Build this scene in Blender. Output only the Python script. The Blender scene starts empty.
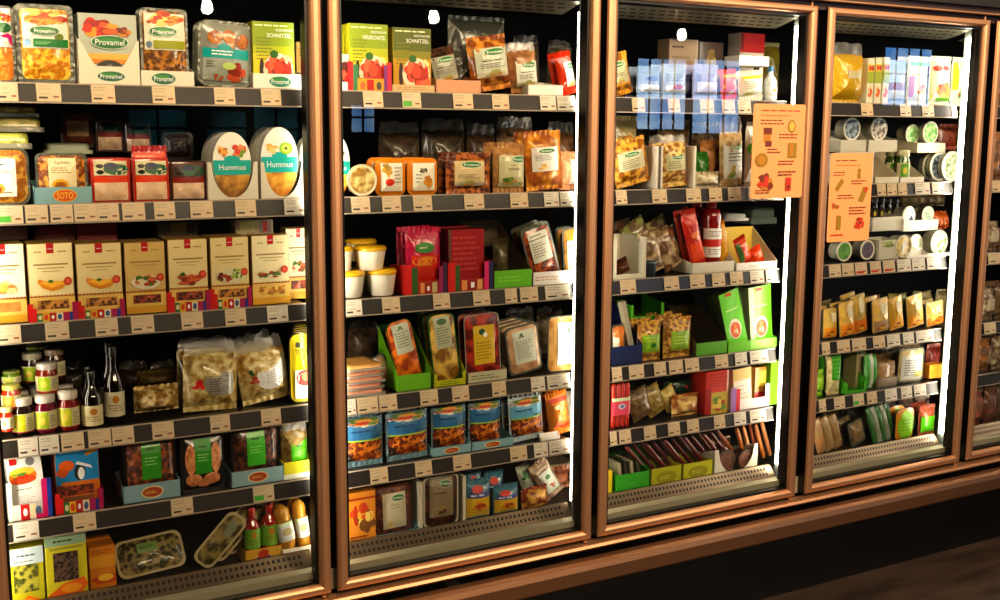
KEY = 54; FILL = 74; LEDE = 23
FIX = {'bread_bag': [0.01, -0.006, 0.003, 1], 'bread_bag.001': None, 'bread_pack.002': None, 'cheese_pack.003': [0, 0, 0, 0.92], 'cheese_pack.005': [-0.005, 0, 0, 1], 'cheese_pack.009': [0.005, 0, 0, 0.87], 'cheese_pack.011': None, 'cheese_pack.004': [0, 0.006, 0, 1], 'food_bag.006': [0, 0, 0.003, 1], 'food_pack.031': [0, 0, 0.003, 1], 'food_pack.032': [0.01, 0, 0, 1], 'food_pack.033': [0.01, 0, 0, 1], 'food_pouch.034': [0.01, 0, 0, 1], 'food_pouch.035': [0.01, 0, 0, 0.92], 'food_carton.022': [0, 0.012, 0, 1], 'food_carton.023': [0, 0.012, 0, 1], 'food_carton.024': [0, 0.02, 0, 1], 'food_carton.026': [0.005, 0, 0, 1], 'food_carton.027': [0.005, 0, 0, 1], 'food_pouch.001': [-0.005, 0, 0, 1], 'food_pouch.002': [0, 0.006, 0, 1], 'food_carton.037': [-0.005, 0, 0, 1], 'food_carton.038': [-0.005, 0, 0, 1], 'food_pouch.005': [-0.01, 0, 0.003, 0.96], 'food_carton.042': [0, 0.035, 0, 1], 'food_pack.034': [0, 0, 0.003, 1], 'food_pack.035': [0, 0, 0.003, 1], 'sausage_pack.004': [0.005, 0, 0.003, 1], 'sausage_pack.005': [0.01, 0, 0, 0.92], 'sausage_pack.006': None, 'ham_pack.008': [0, 0, 0.003, 1], 'sauce_bottle.005': [0, 0.035, 0, 1], 'food_pouch.026': [-0.01, 0, 0, 0.92], 'food_pouch.036': [-0.005, 0, 0, 1], 'food_pouch.037': [-0.005, 0, 0, 1], 'food_carton.051': None, 'food_carton.053': [-0.005, 0, 0, 1], 'food_bag.038': [-0.005, 0.012, 0.003, 0.96], 'food_carton.064': [0.01, 0, 0, 1], 'food_pouch.040': [-0.01, 0, 0, 1], 'food_pouch.041': [0, 0, 0.003, 1], 'food_bag.020': None, 'food_bag.033': [0, 0.012, 0, 1], 'food_carton.049': [0.005, 0, 0, 1], 'food_bag.096': [0.01, 0, 0, 1], 'food_carton.019': None, 'food_pack.019': [0, 0.006, 0, 1], 'sausage_bottle.001': [0, 0.02, 0, 1], 'sausage_bottle.003': [0, 0.02, 0, 1], 'noodle_bag.004': [0.01, 0.006, 0, 1], 'noodle_bag.005': [0.005, 0.012, 0, 1], 'sausage_pack': [0, -0.006, 0, 1], 'bread_pack.003': [0, 0.006, 0, 1]}
import bpy, math, random
from mathutils import Matrix, Vector
C = bpy.context.scene.collection
# ---------------------------------------------------------------- camera maths (1000x600 frame)
W = .78
F = 1097.33
PIT, YAW, ROL = -.1529, .5096, .006
CX, CY, CZ = -1.1732*W, -3.1731*W, 1.62
sp, cp, sy, cy = math.sin(PIT), math.cos(PIT), math.sin(YAW), math.cos(YAW)
FW = Vector((sy*cp, cy*cp, sp)); R0 = Vector((cy, -sy, 0)); U0 = R0.cross(FW)
RT = math.cos(ROL)*R0+math.sin(ROL)*U0; UP = -math.sin(ROL)*R0+math.cos(ROL)*U0
def at(x, y, Y):
    """the point of the plane y=Y seen at photo pixel (x, y)"""
    d = FW+(x-500)/F*RT-(y-300)/F*UP
    t = (Y-CY)/d.y
    return CX+d.x*t, CZ+d.z*t
cam = bpy.data.cameras.new('camera'); co = bpy.data.objects.new('camera', cam); C.objects.link(co)
M = Matrix((RT, UP, -FW)).transposed().to_4x4(); M.translation = (CX, CY, CZ); co.matrix_world = M
cam.sensor_width = 36; cam.lens = F/1000*36; cam.clip_start = .05
bpy.context.scene.camera = co

# ---------------------------------------------------------------- materials
MATS = {}
def lin(c):
    if isinstance(c, str): c = tuple(int(c[i:i+2], 16) for i in (0, 2, 4))
    return tuple((v/255/12.92 if v/255 <= .04045 else ((v/255+.055)/1.055)**2.4) for v in c)+(1,)
def newm(k):
    m = bpy.data.materials.new(k); m.use_nodes = True; nt = m.node_tree
    return m, nt, nt.nodes['Principled BSDF']
def c(h, rough=.45, coat=0, metal=0, emit=0):
    k = ('c', h, rough, coat, metal, emit)
    if k not in MATS:
        m, nt, b = newm('paint '+h)
        b.inputs['Base Color'].default_value = lin(h); b.inputs['Roughness'].default_value = rough
        b.inputs['Coat Weight'].default_value = coat; b.inputs['Coat Roughness'].default_value = .12
        b.inputs['Metallic'].default_value = metal
        if emit:
            b.inputs['Emission Color'].default_value = lin(h); b.inputs['Emission Strength'].default_value = emit
        MATS[k] = m
    return MATS[k]
def cr(h, amt=.5, scale=30, coat=.8):
    """crinkled glossy wrapper"""
    k = ('cr', h, amt, scale, coat)
    if k not in MATS:
        m, nt, b = newm('wrapper '+h)
        tc = nt.nodes.new('ShaderNodeTexCoord'); n = nt.nodes.new('ShaderNodeTexNoise'); n.inputs['Scale'].default_value = scale
        n.inputs['Detail'].default_value = 3; n.inputs['Distortion'].default_value = 1.5
        nt.links.new(tc.outputs['Object'], n.inputs['Vector'])
        bp = nt.nodes.new('ShaderNodeBump'); bp.inputs['Strength'].default_value = amt; bp.inputs['Distance'].default_value = .01
        nt.links.new(n.outputs[0], bp.inputs['Height']); nt.links.new(bp.outputs[0], b.inputs['Normal']); nt.links.new(bp.outputs[0], b.inputs['Coat Normal'])
        b.inputs['Base Color'].default_value = lin(h); b.inputs['Roughness'].default_value = .3
        b.inputs['Coat Weight'].default_value = coat; b.inputs['Coat Roughness'].default_value = .08
        MATS[k] = m
    return MATS[k]
def fd(a, b_, c_=None, scale=60, coat=.6, vor=True, bump=.5):
    """mottled food: two or three colours"""
    scale *= 2.0 if vor else 1.6
    k = ('fd', a, b_, c_, scale, coat, vor, bump)
    if k not in MATS:
        m, nt, b = newm('food '+a)
        tc = nt.nodes.new('ShaderNodeTexCoord')
        if vor:
            n = nt.nodes.new('ShaderNodeTexVoronoi'); n.inputs['Scale'].default_value = scale; o = n.outputs['Distance']
        else:
            n = nt.nodes.new('ShaderNodeTexNoise'); n.inputs['Scale'].default_value = scale; n.inputs['Detail'].default_value = 4; o = n.outputs[0]
        nt.links.new(tc.outputs['Object'], n.inputs['Vector'])
        n2 = nt.nodes.new('ShaderNodeTexNoise'); n2.inputs['Scale'].default_value = scale*.5; n2.inputs['Detail'].default_value = 3
        nt.links.new(tc.outputs['Object'], n2.inputs['Vector'])
        ad = nt.nodes.new('ShaderNodeMath'); ad.operation = 'MULTIPLY_ADD'; ad.inputs[1].default_value = .5; nt.links.new(o, ad.inputs[0]); nt.links.new(n2.outputs[0], ad.inputs[2])
        r = nt.nodes.new('ShaderNodeValToRGB'); r.color_ramp.elements[0].position = .45; r.color_ramp.elements[1].position = .85
        r.color_ramp.elements[0].color = lin(a); r.color_ramp.elements[1].color = lin(b_)
        if c_:
            e = r.color_ramp.elements.new(.65); e.color = lin(c_)
        nt.links.new(ad.outputs[0], r.inputs[0]); nt.links.new(r.outputs[0], b.inputs['Base Color'])
        bp = nt.nodes.new('ShaderNodeBump'); bp.inputs['Strength'].default_value = bump; bp.inputs['Distance'].default_value = .004; bp.invert = vor
        nt.links.new(o, bp.inputs['Height']); nt.links.new(bp.outputs[0], b.inputs['Normal'])
        b.inputs['Roughness'].default_value = .45; b.inputs['Coat Weight'].default_value = coat; b.inputs['Coat Roughness'].default_value = .1
        MATS[k] = m
    return MATS[k]
def film(tint='ffffff', alpha=.3, scale=25):
    k = ('film', tint, alpha, scale)
    if k not in MATS:
        m, nt, b = newm('clear film')
        tc = nt.nodes.new('ShaderNodeTexCoord'); n = nt.nodes.new('ShaderNodeTexNoise'); n.inputs['Scale'].default_value = scale; n.inputs['Distortion'].default_value = 2
        nt.links.new(tc.outputs['Object'], n.inputs['Vector'])
        bp = nt.nodes.new('ShaderNodeBump'); bp.inputs['Strength'].default_value = .6; bp.inputs['Distance'].default_value = .006
        nt.links.new(n.outputs[0], bp.inputs['Height'])
        g = nt.nodes.new('ShaderNodeBsdfGlossy'); g.inputs['Roughness'].default_value = .28; nt.links.new(bp.outputs[0], g.inputs['Normal'])
        t = nt.nodes.new('ShaderNodeBsdfTransparent'); t.inputs[0].default_value = lin(tint)
        d = nt.nodes.new('ShaderNodeBsdfDiffuse'); d.inputs[0].default_value = lin(tint)
        m1 = nt.nodes.new('ShaderNodeMixShader'); m1.inputs[0].default_value = .62; nt.links.new(g.outputs[0], m1.inputs[1]); nt.links.new(d.outputs[0], m1.inputs[2])
        m2 = nt.nodes.new('ShaderNodeMixShader'); m2.inputs[0].default_value = alpha; nt.links.new(t.outputs[0], m2.inputs[1]); nt.links.new(m1.outputs[0], m2.inputs[2])
        nt.links.new(m2.outputs[0], nt.nodes['Material Output'].inputs[0]); nt.nodes.remove(b)
        MATS[k] = m
    return MATS[k]
def glass_mat():
    m, nt, b = newm('door glass')
    g = nt.nodes.new('ShaderNodeBsdfGlossy'); g.inputs['Roughness'].default_value = .004
    t = nt.nodes.new('ShaderNodeBsdfTransparent'); t.inputs[0].default_value = (.97, .98, .97, 1)
    f = nt.nodes.new('ShaderNodeFresnel'); f.inputs[0].default_value = 1.5
    mx = nt.nodes.new('ShaderNodeMixShader'); nt.links.new(f.outputs[0], mx.inputs[0]); nt.links.new(t.outputs[0], mx.inputs[1]); nt.links.new(g.outputs[0], mx.inputs[2])
    nt.links.new(mx.outputs[0], nt.nodes['Material Output'].inputs[0]); nt.nodes.remove(b)
    return m
def bronze_mat(name, h, rough, brush=(2, 2, 200)):
    m, nt, b = newm(name)
    tc = nt.nodes.new('ShaderNodeTexCoord'); mp = nt.nodes.new('ShaderNodeMapping'); mp.inputs['Scale'].default_value = brush
    n = nt.nodes.new('ShaderNodeTexNoise'); n.inputs['Scale'].default_value = 3; nt.links.new(tc.outputs['Object'], mp.inputs[0]); nt.links.new(mp.outputs[0], n.inputs['Vector'])
    r = nt.nodes.new('ShaderNodeValToRGB'); a = lin(h); r.color_ramp.elements[0].color = tuple(x*.93 for x in a[:3])+(1,); r.color_ramp.elements[1].color = tuple(min(1, x*1.05) for x in a[:3])+(1,)
    nt.links.new(n.outputs[0], r.inputs[0]); nt.links.new(r.outputs[0], b.inputs['Base Color'])
    b.inputs['Metallic'].default_value = .85; b.inputs['Roughness'].default_value = rough
    return m

# ---------------------------------------------------------------- mesh builder
class G:
    def __init__(s): s.v = []; s.f = []; s.mi = []; s.sm = []; s.ms = []
    def add(s, vs, fs, m, smooth=False):
        if m not in s.ms: s.ms.append(m)
        i = s.ms.index(m); b = len(s.v); s.v += [tuple(p) for p in vs]
        for f in fs: s.f.append([b+k for k in f]); s.mi.append(i); s.sm.append(smooth)
    def box(s, x0, x1, y0, y1, z0, z1, m, bev=0):
        if bev:
            b = bev
            P = []
            for (z, i) in ((z0, b), (z0+b, 0), (z1-b, 0), (z1, b)):
                for (px, py) in ((x0+b, y0), (x1-b, y0), (x1, y0+b), (x1, y1-b), (x1-b, y1), (x0+b, y1), (x0, y1-b), (x0, y0+b)):
                    cxm, cym = (x0+x1)/2, (y0+y1)/2
                    P.append((px+(i if px < cxm else -i), py+(i if py < cym else -i), z))
            fs = [list(range(8))[::-1], list(range(24, 32))]
            for r in range(3):
                for k in range(8): fs.append([r*8+k, r*8+(k+1) % 8, r*8+8+(k+1) % 8, r*8+8+k])
            s.add(P, fs, m); return
        s.add([(x0, y0, z0), (x1, y0, z0), (x1, y1, z0), (x0, y1, z0), (x0, y0, z1), (x1, y0, z1), (x1, y1, z1), (x0, y1, z1)],
              [(0, 3, 2, 1), (4, 5, 6, 7), (0, 1, 5, 4), (1, 2, 6, 5), (2, 3, 7, 6), (3, 0, 4, 7)], m)
    def lathe(s, prof, m, n=28, cx=0, cy=0, cz=0, axis='z', flute=0, smooth=True):
        P = []
        for r, z in prof:
            for k in range(n):
                a = 2*math.pi*k/n; rr = r*(1+(flute if k % 2 else 0))
                q = (rr*math.cos(a), rr*math.sin(a), z)
                if axis == 'y': q = (q[0], q[2], -q[1])
                if axis == 'x': q = (q[2], q[0], q[1])
                P.append((q[0]+cx, q[1]+cy, q[2]+cz))
        fs = []
        for i in range(len(prof)-1):
            for k in range(n): fs.append([i*n+k, i*n+(k+1) % n, (i+1)*n+(k+1) % n, (i+1)*n+k])
        s.add(P, fs, m, smooth)
        if prof[0][0] > .0005: s.add(P[:n], [list(range(n))[::-1]], m)
        if prof[-1][0] > .0005: s.add(P[-n:], [list(range(n))], m)
    def prism(s, out, y0, y1, m, smooth=False):
        """outline in x,z extruded along y (y0 = front)"""
        n = len(out)
        s.add([(x, y0, z) for x, z in out]+[(x, y1, z) for x, z in out],
              [list(range(n)), list(range(n, 2*n))[::-1]]+[[k, n+k, n+(k+1) % n, (k+1) % n] for k in range(n)], m, smooth)
    def dome(s, out, b, m, y=0, rings=7, p=2.4, wob=0, seed=0):
        """outline (x,z) filled with a pillow that bulges to -y by b"""
        n = len(out); cx = sum(q[0] for q in out)/n; cz = sum(q[1] for q in out)/n
        rnd = random.Random(seed); P = []; fs = []
        for r in range(rings):
            k = 1-r/rings
            for x, z in out:
                w_ = wob*rnd.uniform(-1, 1) if 0 < r else 0
                P.append((cx+(x-cx)*k, y-b*(1-k**p)+w_, cz+(z-cz)*k))
        P.append((cx, y-b, cz))
        for r in range(rings-1):
            for k in range(n): fs.append([r*n+k, r*n+(k+1) % n, (r+1)*n+(k+1) % n, (r+1)*n+k])
        for k in range(n): fs.append([(rings-1)*n+k, (rings-1)*n+(k+1) % n, rings*n])
        s.add(P, fs, m, True)
    def build(s, name, parent=None):
        me = bpy.data.meshes.new(name); me.from_pydata(s.v, [], s.f)
        for m in s.ms: me.materials.append(m)
        me.polygons.foreach_set('material_index', s.mi); me.polygons.foreach_set('use_smooth', s.sm); me.update()
        o = bpy.data.objects.new(name, me); C.objects.link(o)
        if parent: o.parent = parent
        return o
TX = {}
def text_mesh(t):
    if t not in TX:
        cu = bpy.data.curves.new('lettering', 'FONT'); cu.body = t; cu.resolution_u = 2
        o = bpy.data.objects.new('lettering', cu); C.objects.link(o)
        dg = bpy.context.evaluated_depsgraph_get(); me = o.evaluated_get(dg).to_mesh()
        vs = [(v.co.x, v.co.y) for v in me.vertices]; fs = [list(p.vertices) for p in me.polygons]
        x0 = min(a for a, b in vs); x1 = max(a for a, b in vs); y0 = min(b for a, b in vs); y1 = max(b for a, b in vs)
        TX[t] = ([((a-x0), (b-y0)) for a, b in vs], fs, x1-x0, y1-y0)
        bpy.data.objects.remove(o); bpy.data.curves.remove(cu)
    return TX[t]
def paint(g, S, w, h, arts, sub=1, l0=.0004):
    """artwork on a surface S(u, v, lift)"""
    L = l0
    for a in arts:
        k = a[0]; L += .00012
        if k == 'r':
            _, u0, v0, u1, v1, m = a
            P = [S(u0+(u1-u0)*i/sub, v0+(v1-v0)*j/sub, L) for j in range(sub+1) for i in range(sub+1)]
            g.add(P, [[j*(sub+1)+i, j*(sub+1)+i+1, (j+1)*(sub+1)+i+1, (j+1)*(sub+1)+i] for j in range(sub) for i in range(sub)], m)
        elif k == 'e':
            _, uc, vc, ru, rv, m = a; n = 18
            P = [S(uc, vc, L)]+[S(uc+ru*q*math.cos(2*math.pi*i/n), vc+rv*q*math.sin(2*math.pi*i/n), L) for q in (.5, 1) for i in range(n)]
            g.add(P, [[0, 1+i, 1+(i+1) % n] for i in range(n)]+[[1+i, 1+n+i, 1+n+(i+1) % n, 1+(i+1) % n] for i in range(n)], m)
        elif k == 'p':
            g.add([S(u, v, L) for u, v in a[1]], [list(range(len(a[1])))], a[2])
        elif k == 't':
            _, t, uc, vc, hv, m, mw = a
            vs, fs, tw, th = text_mesh(t); sv = hv/th; su = sv*h/w
            if tw*su > mw: su = mw/tw
            g.add([S(uc+(x-tw/2)*su, vc+(y-th/2)*sv, L) for x, y in vs], fs, m)
        elif k == 'ln':
            _, u0, v0, u1, v1, n, m = a; rnd = random.Random(int(u0*100+v0*1000)+n)
            for i in range(n):
                vv = v1-(v1-v0)*(i+.5)/n; th = (v1-v0)/n*.2; e = u0+(u1-u0)*rnd.uniform(.65, 1); x = u0
                while x < e-.01:
                    x2 = min(e, x+(u1-u0)*rnd.uniform(.08, .24))
                    g.add([S(x, vv-th, L), S(x2, vv-th, L), S(x2, vv+th, L), S(x, vv+th, L)], [[0, 1, 2, 3]], m); x = x2+(u1-u0)*.035
        elif k == 'fb':
            _, uc, vc, ru, rv, ms, n, sd = a; rnd = random.Random(sd)
            for i in range(n):
                t = rnd.uniform(0, 6.3); q = rnd.random()**.5*.75; x = uc+ru*q*math.cos(t); y = vc+rv*q*math.sin(t)
                rr = rnd.uniform(.22, .4); e = rnd.uniform(.6, 1.3); L += .00006; N = 9
                g.add([S(x+ru*rr*e*math.cos(2*math.pi*j/N), y+rv*rr/e*math.sin(2*math.pi*j/N), L) for j in range(N)], [list(range(N))], ms[i % len(ms)])
def rrect(w, h, r, z0=0, n=5, cx=0):
    r = min(r, w/2-.0005, h/2-.0005); o = []
    for (ox, oz, a0) in ((w/2-r, z0+r, -90), (w/2-r, z0+h-r, 0), (-w/2+r, z0+h-r, 90), (-w/2+r, z0+r, 180)):
        for i in range(n+1):
            a = math.radians(a0+90*i/n); o.append((cx+ox+r*math.cos(a), oz+r*math.sin(a)))
    return o
def densify(o, k):
    return [(a[0]+(b[0]-a[0])*i/k, a[1]+(b[1]-a[1])*i/k) for a, b in zip(o, o[1:]+o[:1]) for i in range(k)]

# ---------------------------------------------------------------- product kinds. local frame: x across, y back, z up, origin bottom centre front
def flat(w, h): return lambda u, v, l: ((u-.5)*w, -l, v*h)
def carton(o, w, h, d, col='f0e0b0', arts=(), side=None, window=None, winbox=None, top=None):
    g = G(); sc = c(side or col, .5)
    g.box(-w/2, w/2, 0, d, 0, h, sc, bev=.0012)
    g.add([(-w/2+.0012, -.0003, .0012), (w/2-.0012, -.0003, .0012), (w/2-.0012, -.0003, h-.0012), (-w/2+.0012, -.0003, h-.0012)], [[0, 1, 2, 3]], c(col, .4, .3))
    # flap seam on top and glue line on the side
    g.add([(-w/2+.002, d*.5, h+.0004), (w/2-.002, d*.5, h+.0004), (w/2-.002, d*.5+.001, h+.0004), (-w/2+.002, d*.5+.001, h+.0004)], [[0, 1, 2, 3]], c('6a5a40'))
    paint(g, flat(w, h), w, h, arts)
    m = g.build('carton_body', o)
    if winbox:
        u0, v0, u1, v1 = winbox; q = G()
        q.add([((u0-.5)*w, -.0015, v0*h), ((u1-.5)*w, -.0015, v0*h), ((u1-.5)*w, -.0015, v1*h), ((u0-.5)*w, -.0015, v1*h)], [[0, 1, 2, 3]], window)
        q.build('window', o)
def bulge(w, h, b, y0=0, p=2.4, z0=0):
    def S(u, v, l):
        k = min(1, max(abs(2*u-1), abs(2*v-1)))
        return ((u-.5)*w, y0-b*(1-k**p)-l, z0+v*h)
    return S
def pouch(o, w, h, d, col='ffffff', arts=(), mat=None, crimp=.012, lab=None, larts=(), head=0, headm=None, seed=1):
    """pillow bag: printed body, crimped ends; lab=(u0,v0,u1,v1,colour) is a stuck-on label; head = clear film above the contents"""
    m = mat or cr(col); g = G(); hb = h-head; b = d/2
    out = densify(rrect(w, hb-crimp*(1 if head else 2), .006, crimp, 2), 2)
    g.dome(out, b, m, y=b, wob=.0012, seed=seed); g.dome([(x, z) for x, z in out][::-1], -b, m, y=b, wob=.0012, seed=seed+1)
    def frill(z0, z1, mm):
        n = 14; P = []
        for i in range(n+1):
            x = -w/2+w*i/n; j = (.0015 if i % 2 else -.0015)
            P += [(x, b+j, z0), (x, b+j*1.5, z1+(0.002 if i % 2 else 0))]
        g.add(P, [[2*i, 2*i+2, 2*i+3, 2*i+1] for i in range(n)], mm)
    frill(0, crimp*1.15, m)
    S = bulge(w, hb-crimp*2, b, b, z0=crimp)
    if not head: frill(h-crimp*1.15, h, m)
    S2 = lambda u, v, l: bulge(w, hb-crimp*2, b, b, z0=crimp)(u, v, l+.0012)
    paint(g, S2, w, hb, arts, sub=6)
    g.build('bag', o)
    if head:
        q = G(); n = 10; rnd = random.Random(seed); P = []
        for j in range(5):
            for i in range(n+1):
                x = -w/2*(1-.12*j/4)+w*(1-.12*j/4)*i/n
                P.append((x, b+rnd.uniform(-.006, .006)*(j > 0), hb-crimp+(head+crimp)*j/4+(rnd.uniform(-.006, .006) if j == 4 else 0)))
        q.add(P, [[j*(n+1)+i, j*(n+1)+i+1, (j+1)*(n+1)+i+1, (j+1)*(n+1)+i] for j in range(4) for i in range(n)], headm or film(), True)
        q.build('film_top', o)
    if lab: label_on(o, S2, w, hb, lab, larts)
def label_on(o, S, w, h, lab, larts):
    u0, v0, u1, v1, lc = lab[:5]; q = G()
    S3 = lambda u, v, l: S(u0+(u1-u0)*u, v0+(v1-v0)*v, l+.0006)
    paint(q, S3, w*(u1-u0), h*(v1-v0), [('r', 0, 0, 1, 1, c(lc, .4, .3))]+list(larts), sub=6)
    q.build('label', o)
def blister(o, w, h, d, tray='202020', food=None, r=.012, lab=None, larts=(), rim=.006, head=0, fm=None, arts=()):
    """vacuum tray pack standing on edge: tray, food under film, label"""
    g = G(); tm = film('c0c4b4', .24) if tray == 'clear' else c(tray, .3, .5)
    out = rrect(w, h, r)
    g.prism(out, d*.35, d*.35+.0015, tm)
    inn = [(x*.88, h/2+(z-h/2)*.9) for x, z in out]; bk = [(x*.78, h/2+(z-h/2)*.8) for x, z in out]
    n = len(out)
    g.add([(x, d*.35, z) for x, z in inn]+[(x, d, z) for x, z in bk], [[k, n+k, n+(k+1) % n, (k+1) % n] for k in range(n)]+[list(range(n, 2*n))[::-1]], tm, True)
    g.build('tray', o)
    q = G(); fo = densify(rrect(w-2*rim, h-2*rim-head, r, rim), 1)
    q.dome(fo, d*.33, food or fd('b06a20', '502808'), y=d*.34, wob=.001)
    paint(q, bulge(w-2*rim, h-2*rim-head, d*.33, d*.34, z0=rim), w, h, arts, sub=6, l0=.0014)
    q.build('food', o)
    if lab: label_on(o, lambda u, v, l: bulge(w-2*rim, h-2*rim-head, d*.33, d*.34, z0=rim)(u, v, l+.001), w, h, lab, larts)
def egg_out(w, h, n=36):
    o = []
    for i in range(n):
        t = -math.pi/2+2*math.pi*i/n; z = .5+.5*math.sin(t); o.append((w/2*math.cos(t)*(1-.10*(1-z)+.0), z*h))
    return o
def eggpack(o, w, h, d, food=None, pic=(), word='Hummus'):
    g = G(); out = egg_out(w, h); g.prism(out, 0, d, c('f4f2e6', .35, .4), False)
    hw = lambda v: .5*math.sin(math.acos(max(-1, min(1, 2*v-1))))*(1-.10*(1-v))*.985
    def band(v0, v1, m, n=10):
        vs = [v0+(v1-v0)*i/n for i in range(n+1)]
        return ('p', [(.5+hw(v), v) for v in vs]+[(.5-hw(v), v) for v in vs[::-1]], m)
    A = [band(.02, .36, food), band(.36, .58, c('16b0a8', .35, .4)), ('e', .5, .60, .2, .05, c('16b0a8', .35, .4))]+list(pic)+[('t', word, .5, .475, .085, c('ffffff'), .66)]
    paint(g, flat(w, h), w, h, A); g.build('egg_case', o)
def tray(o, w, h, d, col='e8e0d0', cut='low', low=.35, arts=(), hb=None, inner=None, backcol=None, sidecol=None):
    """open display carton: shaped front wall, sides, back, floor"""
    g = G(); mo = c(col, .5); hb = hb or h
    def f(u):
        a = abs(2*u-1)
        if cut == 'low': return h
        if cut == 'vee': return h*(low+(1-low)*max(0, min(1, (a-.42)/.5))**1.2) if a > .42 else h*low
        if cut == 'post': return h if a > .80 else h*low
        if cut == 'egg': return h*(1-.95*math.sqrt(max(0, 1-(a/.82)**2))) if a < .82 else h
        return h
    N = 24; us = [i/N for i in range(N+1)]
    if cut == 'post': us = [0, .0999, .1001, .8999, .9001, 1]
    P = []
    for u in us: P += [((u-.5)*w, 0, 0), ((u-.5)*w, 0, f(u)), ((u-.5)*w, .0012, 0), ((u-.5)*w, .0012, f(u))]
    fs = []
    for i in range(len(us)-1):
        k = 4*i; fs += [[k, k+4, k+5, k+1], [k+2, k+3, k+7, k+6], [k+1, k+5, k+7, k+3]]
    g.add(P, fs, mo)
    for sx in (-1, 1):
        x = sx*w/2; x2 = x-sx*.0012
        V = [(x, 0, 0), (x, d, 0), (x, d, hb), (x, 0, h), (x2, 0, 0), (x2, d, 0), (x2, d, hb), (x2, 0, h)]
        g.add(V, [[0, 1, 2, 3], [4, 7, 6, 5], [3, 2, 6, 7], [0, 3, 7, 4]], c(sidecol, .5) if sidecol else mo)
    g.box(-w/2, w/2, d-.0012, d, 0, hb, c(backcol or col, .5)); g.box(-w/2, w/2, 0, d, 0, .0012, mo)
    g.build('tray_walls', o)
    if arts:
        q = G(); paint(q, flat(w, h), w, h, arts); q.build('printed_front', o)
def jar(o, w, h, d, lid='d8d0c0', body='5a1810', lab='a8c820', lab2='e0d8b0'):
    R = w/2; g = G()
    g.lathe([(R*.9, 0), (R, .004), (R, h*.68), (R*.82, h*.78), (R*.82, h*.84)], c(body, .15, .8), cy=R); g.build('glass_body', o)
    q = G(); q.lathe([(R*.9, h*.80), (R*.93, h*.82), (R*.93, h*.97), (R*.88, h), (0, h)], c(lid, .35, .3), cy=R, flute=.015); q.build('lid', o)
    l = G(); n = 22
    def S(u, v, t): a = math.pi*(1.0+u); return ((R+.0006+t)*math.cos(a), R+(R+.0006+t)*math.sin(a), h*(.1+.5*v))
    paint(l, S, math.pi*R, h*.5, [('r', 0, 0, 1, 1, c(lab2)), ('r', .18, .08, .55, .95, c(lab)), ('ln', .6, .15, .85, .8, 5, c('7a7060')), ('r', 0, 0, 1, .06, c('a03020')), ('e', .36, .5, .09, .22, c('e8d050'))], sub=12)
    l.build('label', o)
def bottle(o, w, h, d, body='140c08', cap='181818', lab='e8dcb8', neck=.45, squeeze=False, lh=(.08, .42)):
    R = w/2; g = G(); b = 1-neck
    g.lathe([(R*.9, 0), (R, .004), (R, h*(b-.08)), (R*.85, h*b), (R*.42, h*(b+neck*.28)), (R*.38, h*.86)], c(body, .08, .9), cy=R); g.build('bottle_body', o)
    q = G(); q.lathe([(R*.46, h*.85), (R*.46, h*.985), (R*.4, h), (0, h)], c(cap, .3, .3), cy=R, flute=.02); q.build('cap', o)
    l = G()
    def S(u, v, t): a = math.pi*(1.05+.9*u); return ((R+.0006+t)*math.cos(a), R+(R+.0006+t)*math.sin(a), h*(lh[0]+(lh[1]-lh[0])*v))
    A = [('r', 0, 0, 1, 1, c(lab)), ('ln', .25, .2, .75, .5, 3, c('8a5a20')), ('e', .5, .7, .12, .16, c('c08020'))]
    if squeeze: A = [('r', 0, 0, 1, 1, c(lab)), ('r', 0, .36, 1, .62, c('c02818')), ('ln', .2, .7, .8, .92, 3, c('303030')), ('ln', .2, .08, .8, .3, 3, c('505050'))]
    paint(l, S, math.pi*R, h*.35, A, sub=12); l.build('label', o)
def tub(o, w, h, d, body='f0ead8', lid='e8b820'):
    R = w/2; g = G(); g.lathe([(R*.70, 0), (R*.74, .003), (R*.93, h*.82)], c(body, .4, .3), n=48, cy=R, flute=.03); g.build('cup', o)
    q = G(); q.lathe([(R*.95, h*.80), (R, h*.83), (R, h*.93), (R*.94, h*.94), (R*.9, h), (0, h*.985)], c(lid, .3, .5), n=40, cy=R); q.build('lid', o)
def disc(o, w, h, d, rim='e8e4d0', face=None, side='d8d4c0', arts=(), taper=.85):
    R = h/2; g = G()
    g.lathe([(R*taper, d), (R*.93, .006), (R, .004), (R, 0), (R*.93, -.001), (R*.9, .0015)], c(side, .35, .4), cz=R, axis='y'); 
    g.build('tub_body', o)
    q = G(); paint(q, lambda u, v, l: ((u-.5)*2*R, .0012-l, v*2*R), 2*R, 2*R, [('e', .5, .5, .46, .46, c(rim, .3, .4)), ('e', .5, .5, .41, .41, face or c('60b060'))]+list(arts)); q.build('lid', o)
def sausages(o, w, h, d, n=3, col='a04818', lab='e8e4d8', larts=(), horiz=False, film_=True):
    g = G(); r = w/n/2
    for i in range(n):
        s = G(); x = -w/2+r*(2*i+1)
        s.lathe([(.0, .001), (r*.5, r*.15), (r*.95, r*.8), (r, r*1.4), (r, h-r*1.4), (r*.95, h-r*.8), (r*.5, h-r*.15), (0, h)], fd(col, col, None, 30, .8) if False else cr(col, .15, 40, .7), n=14, cx=x, cy=r); s.build('sausage', o)
    if lab:
        q = G(); S = lambda u, v, l: ((u-.5)*w*1.02, -.002-l+.6*r*abs(2*u-1)**6, h*(.3+.38*v))
        paint(q, S, w, h*.38, [('r', 0, 0, 1, 1, c(lab, .35, .5)), ('r', 0, .8, 1, 1, c('d8e8c0'))]+list(larts), sub=8); q.build('label', o)
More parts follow.
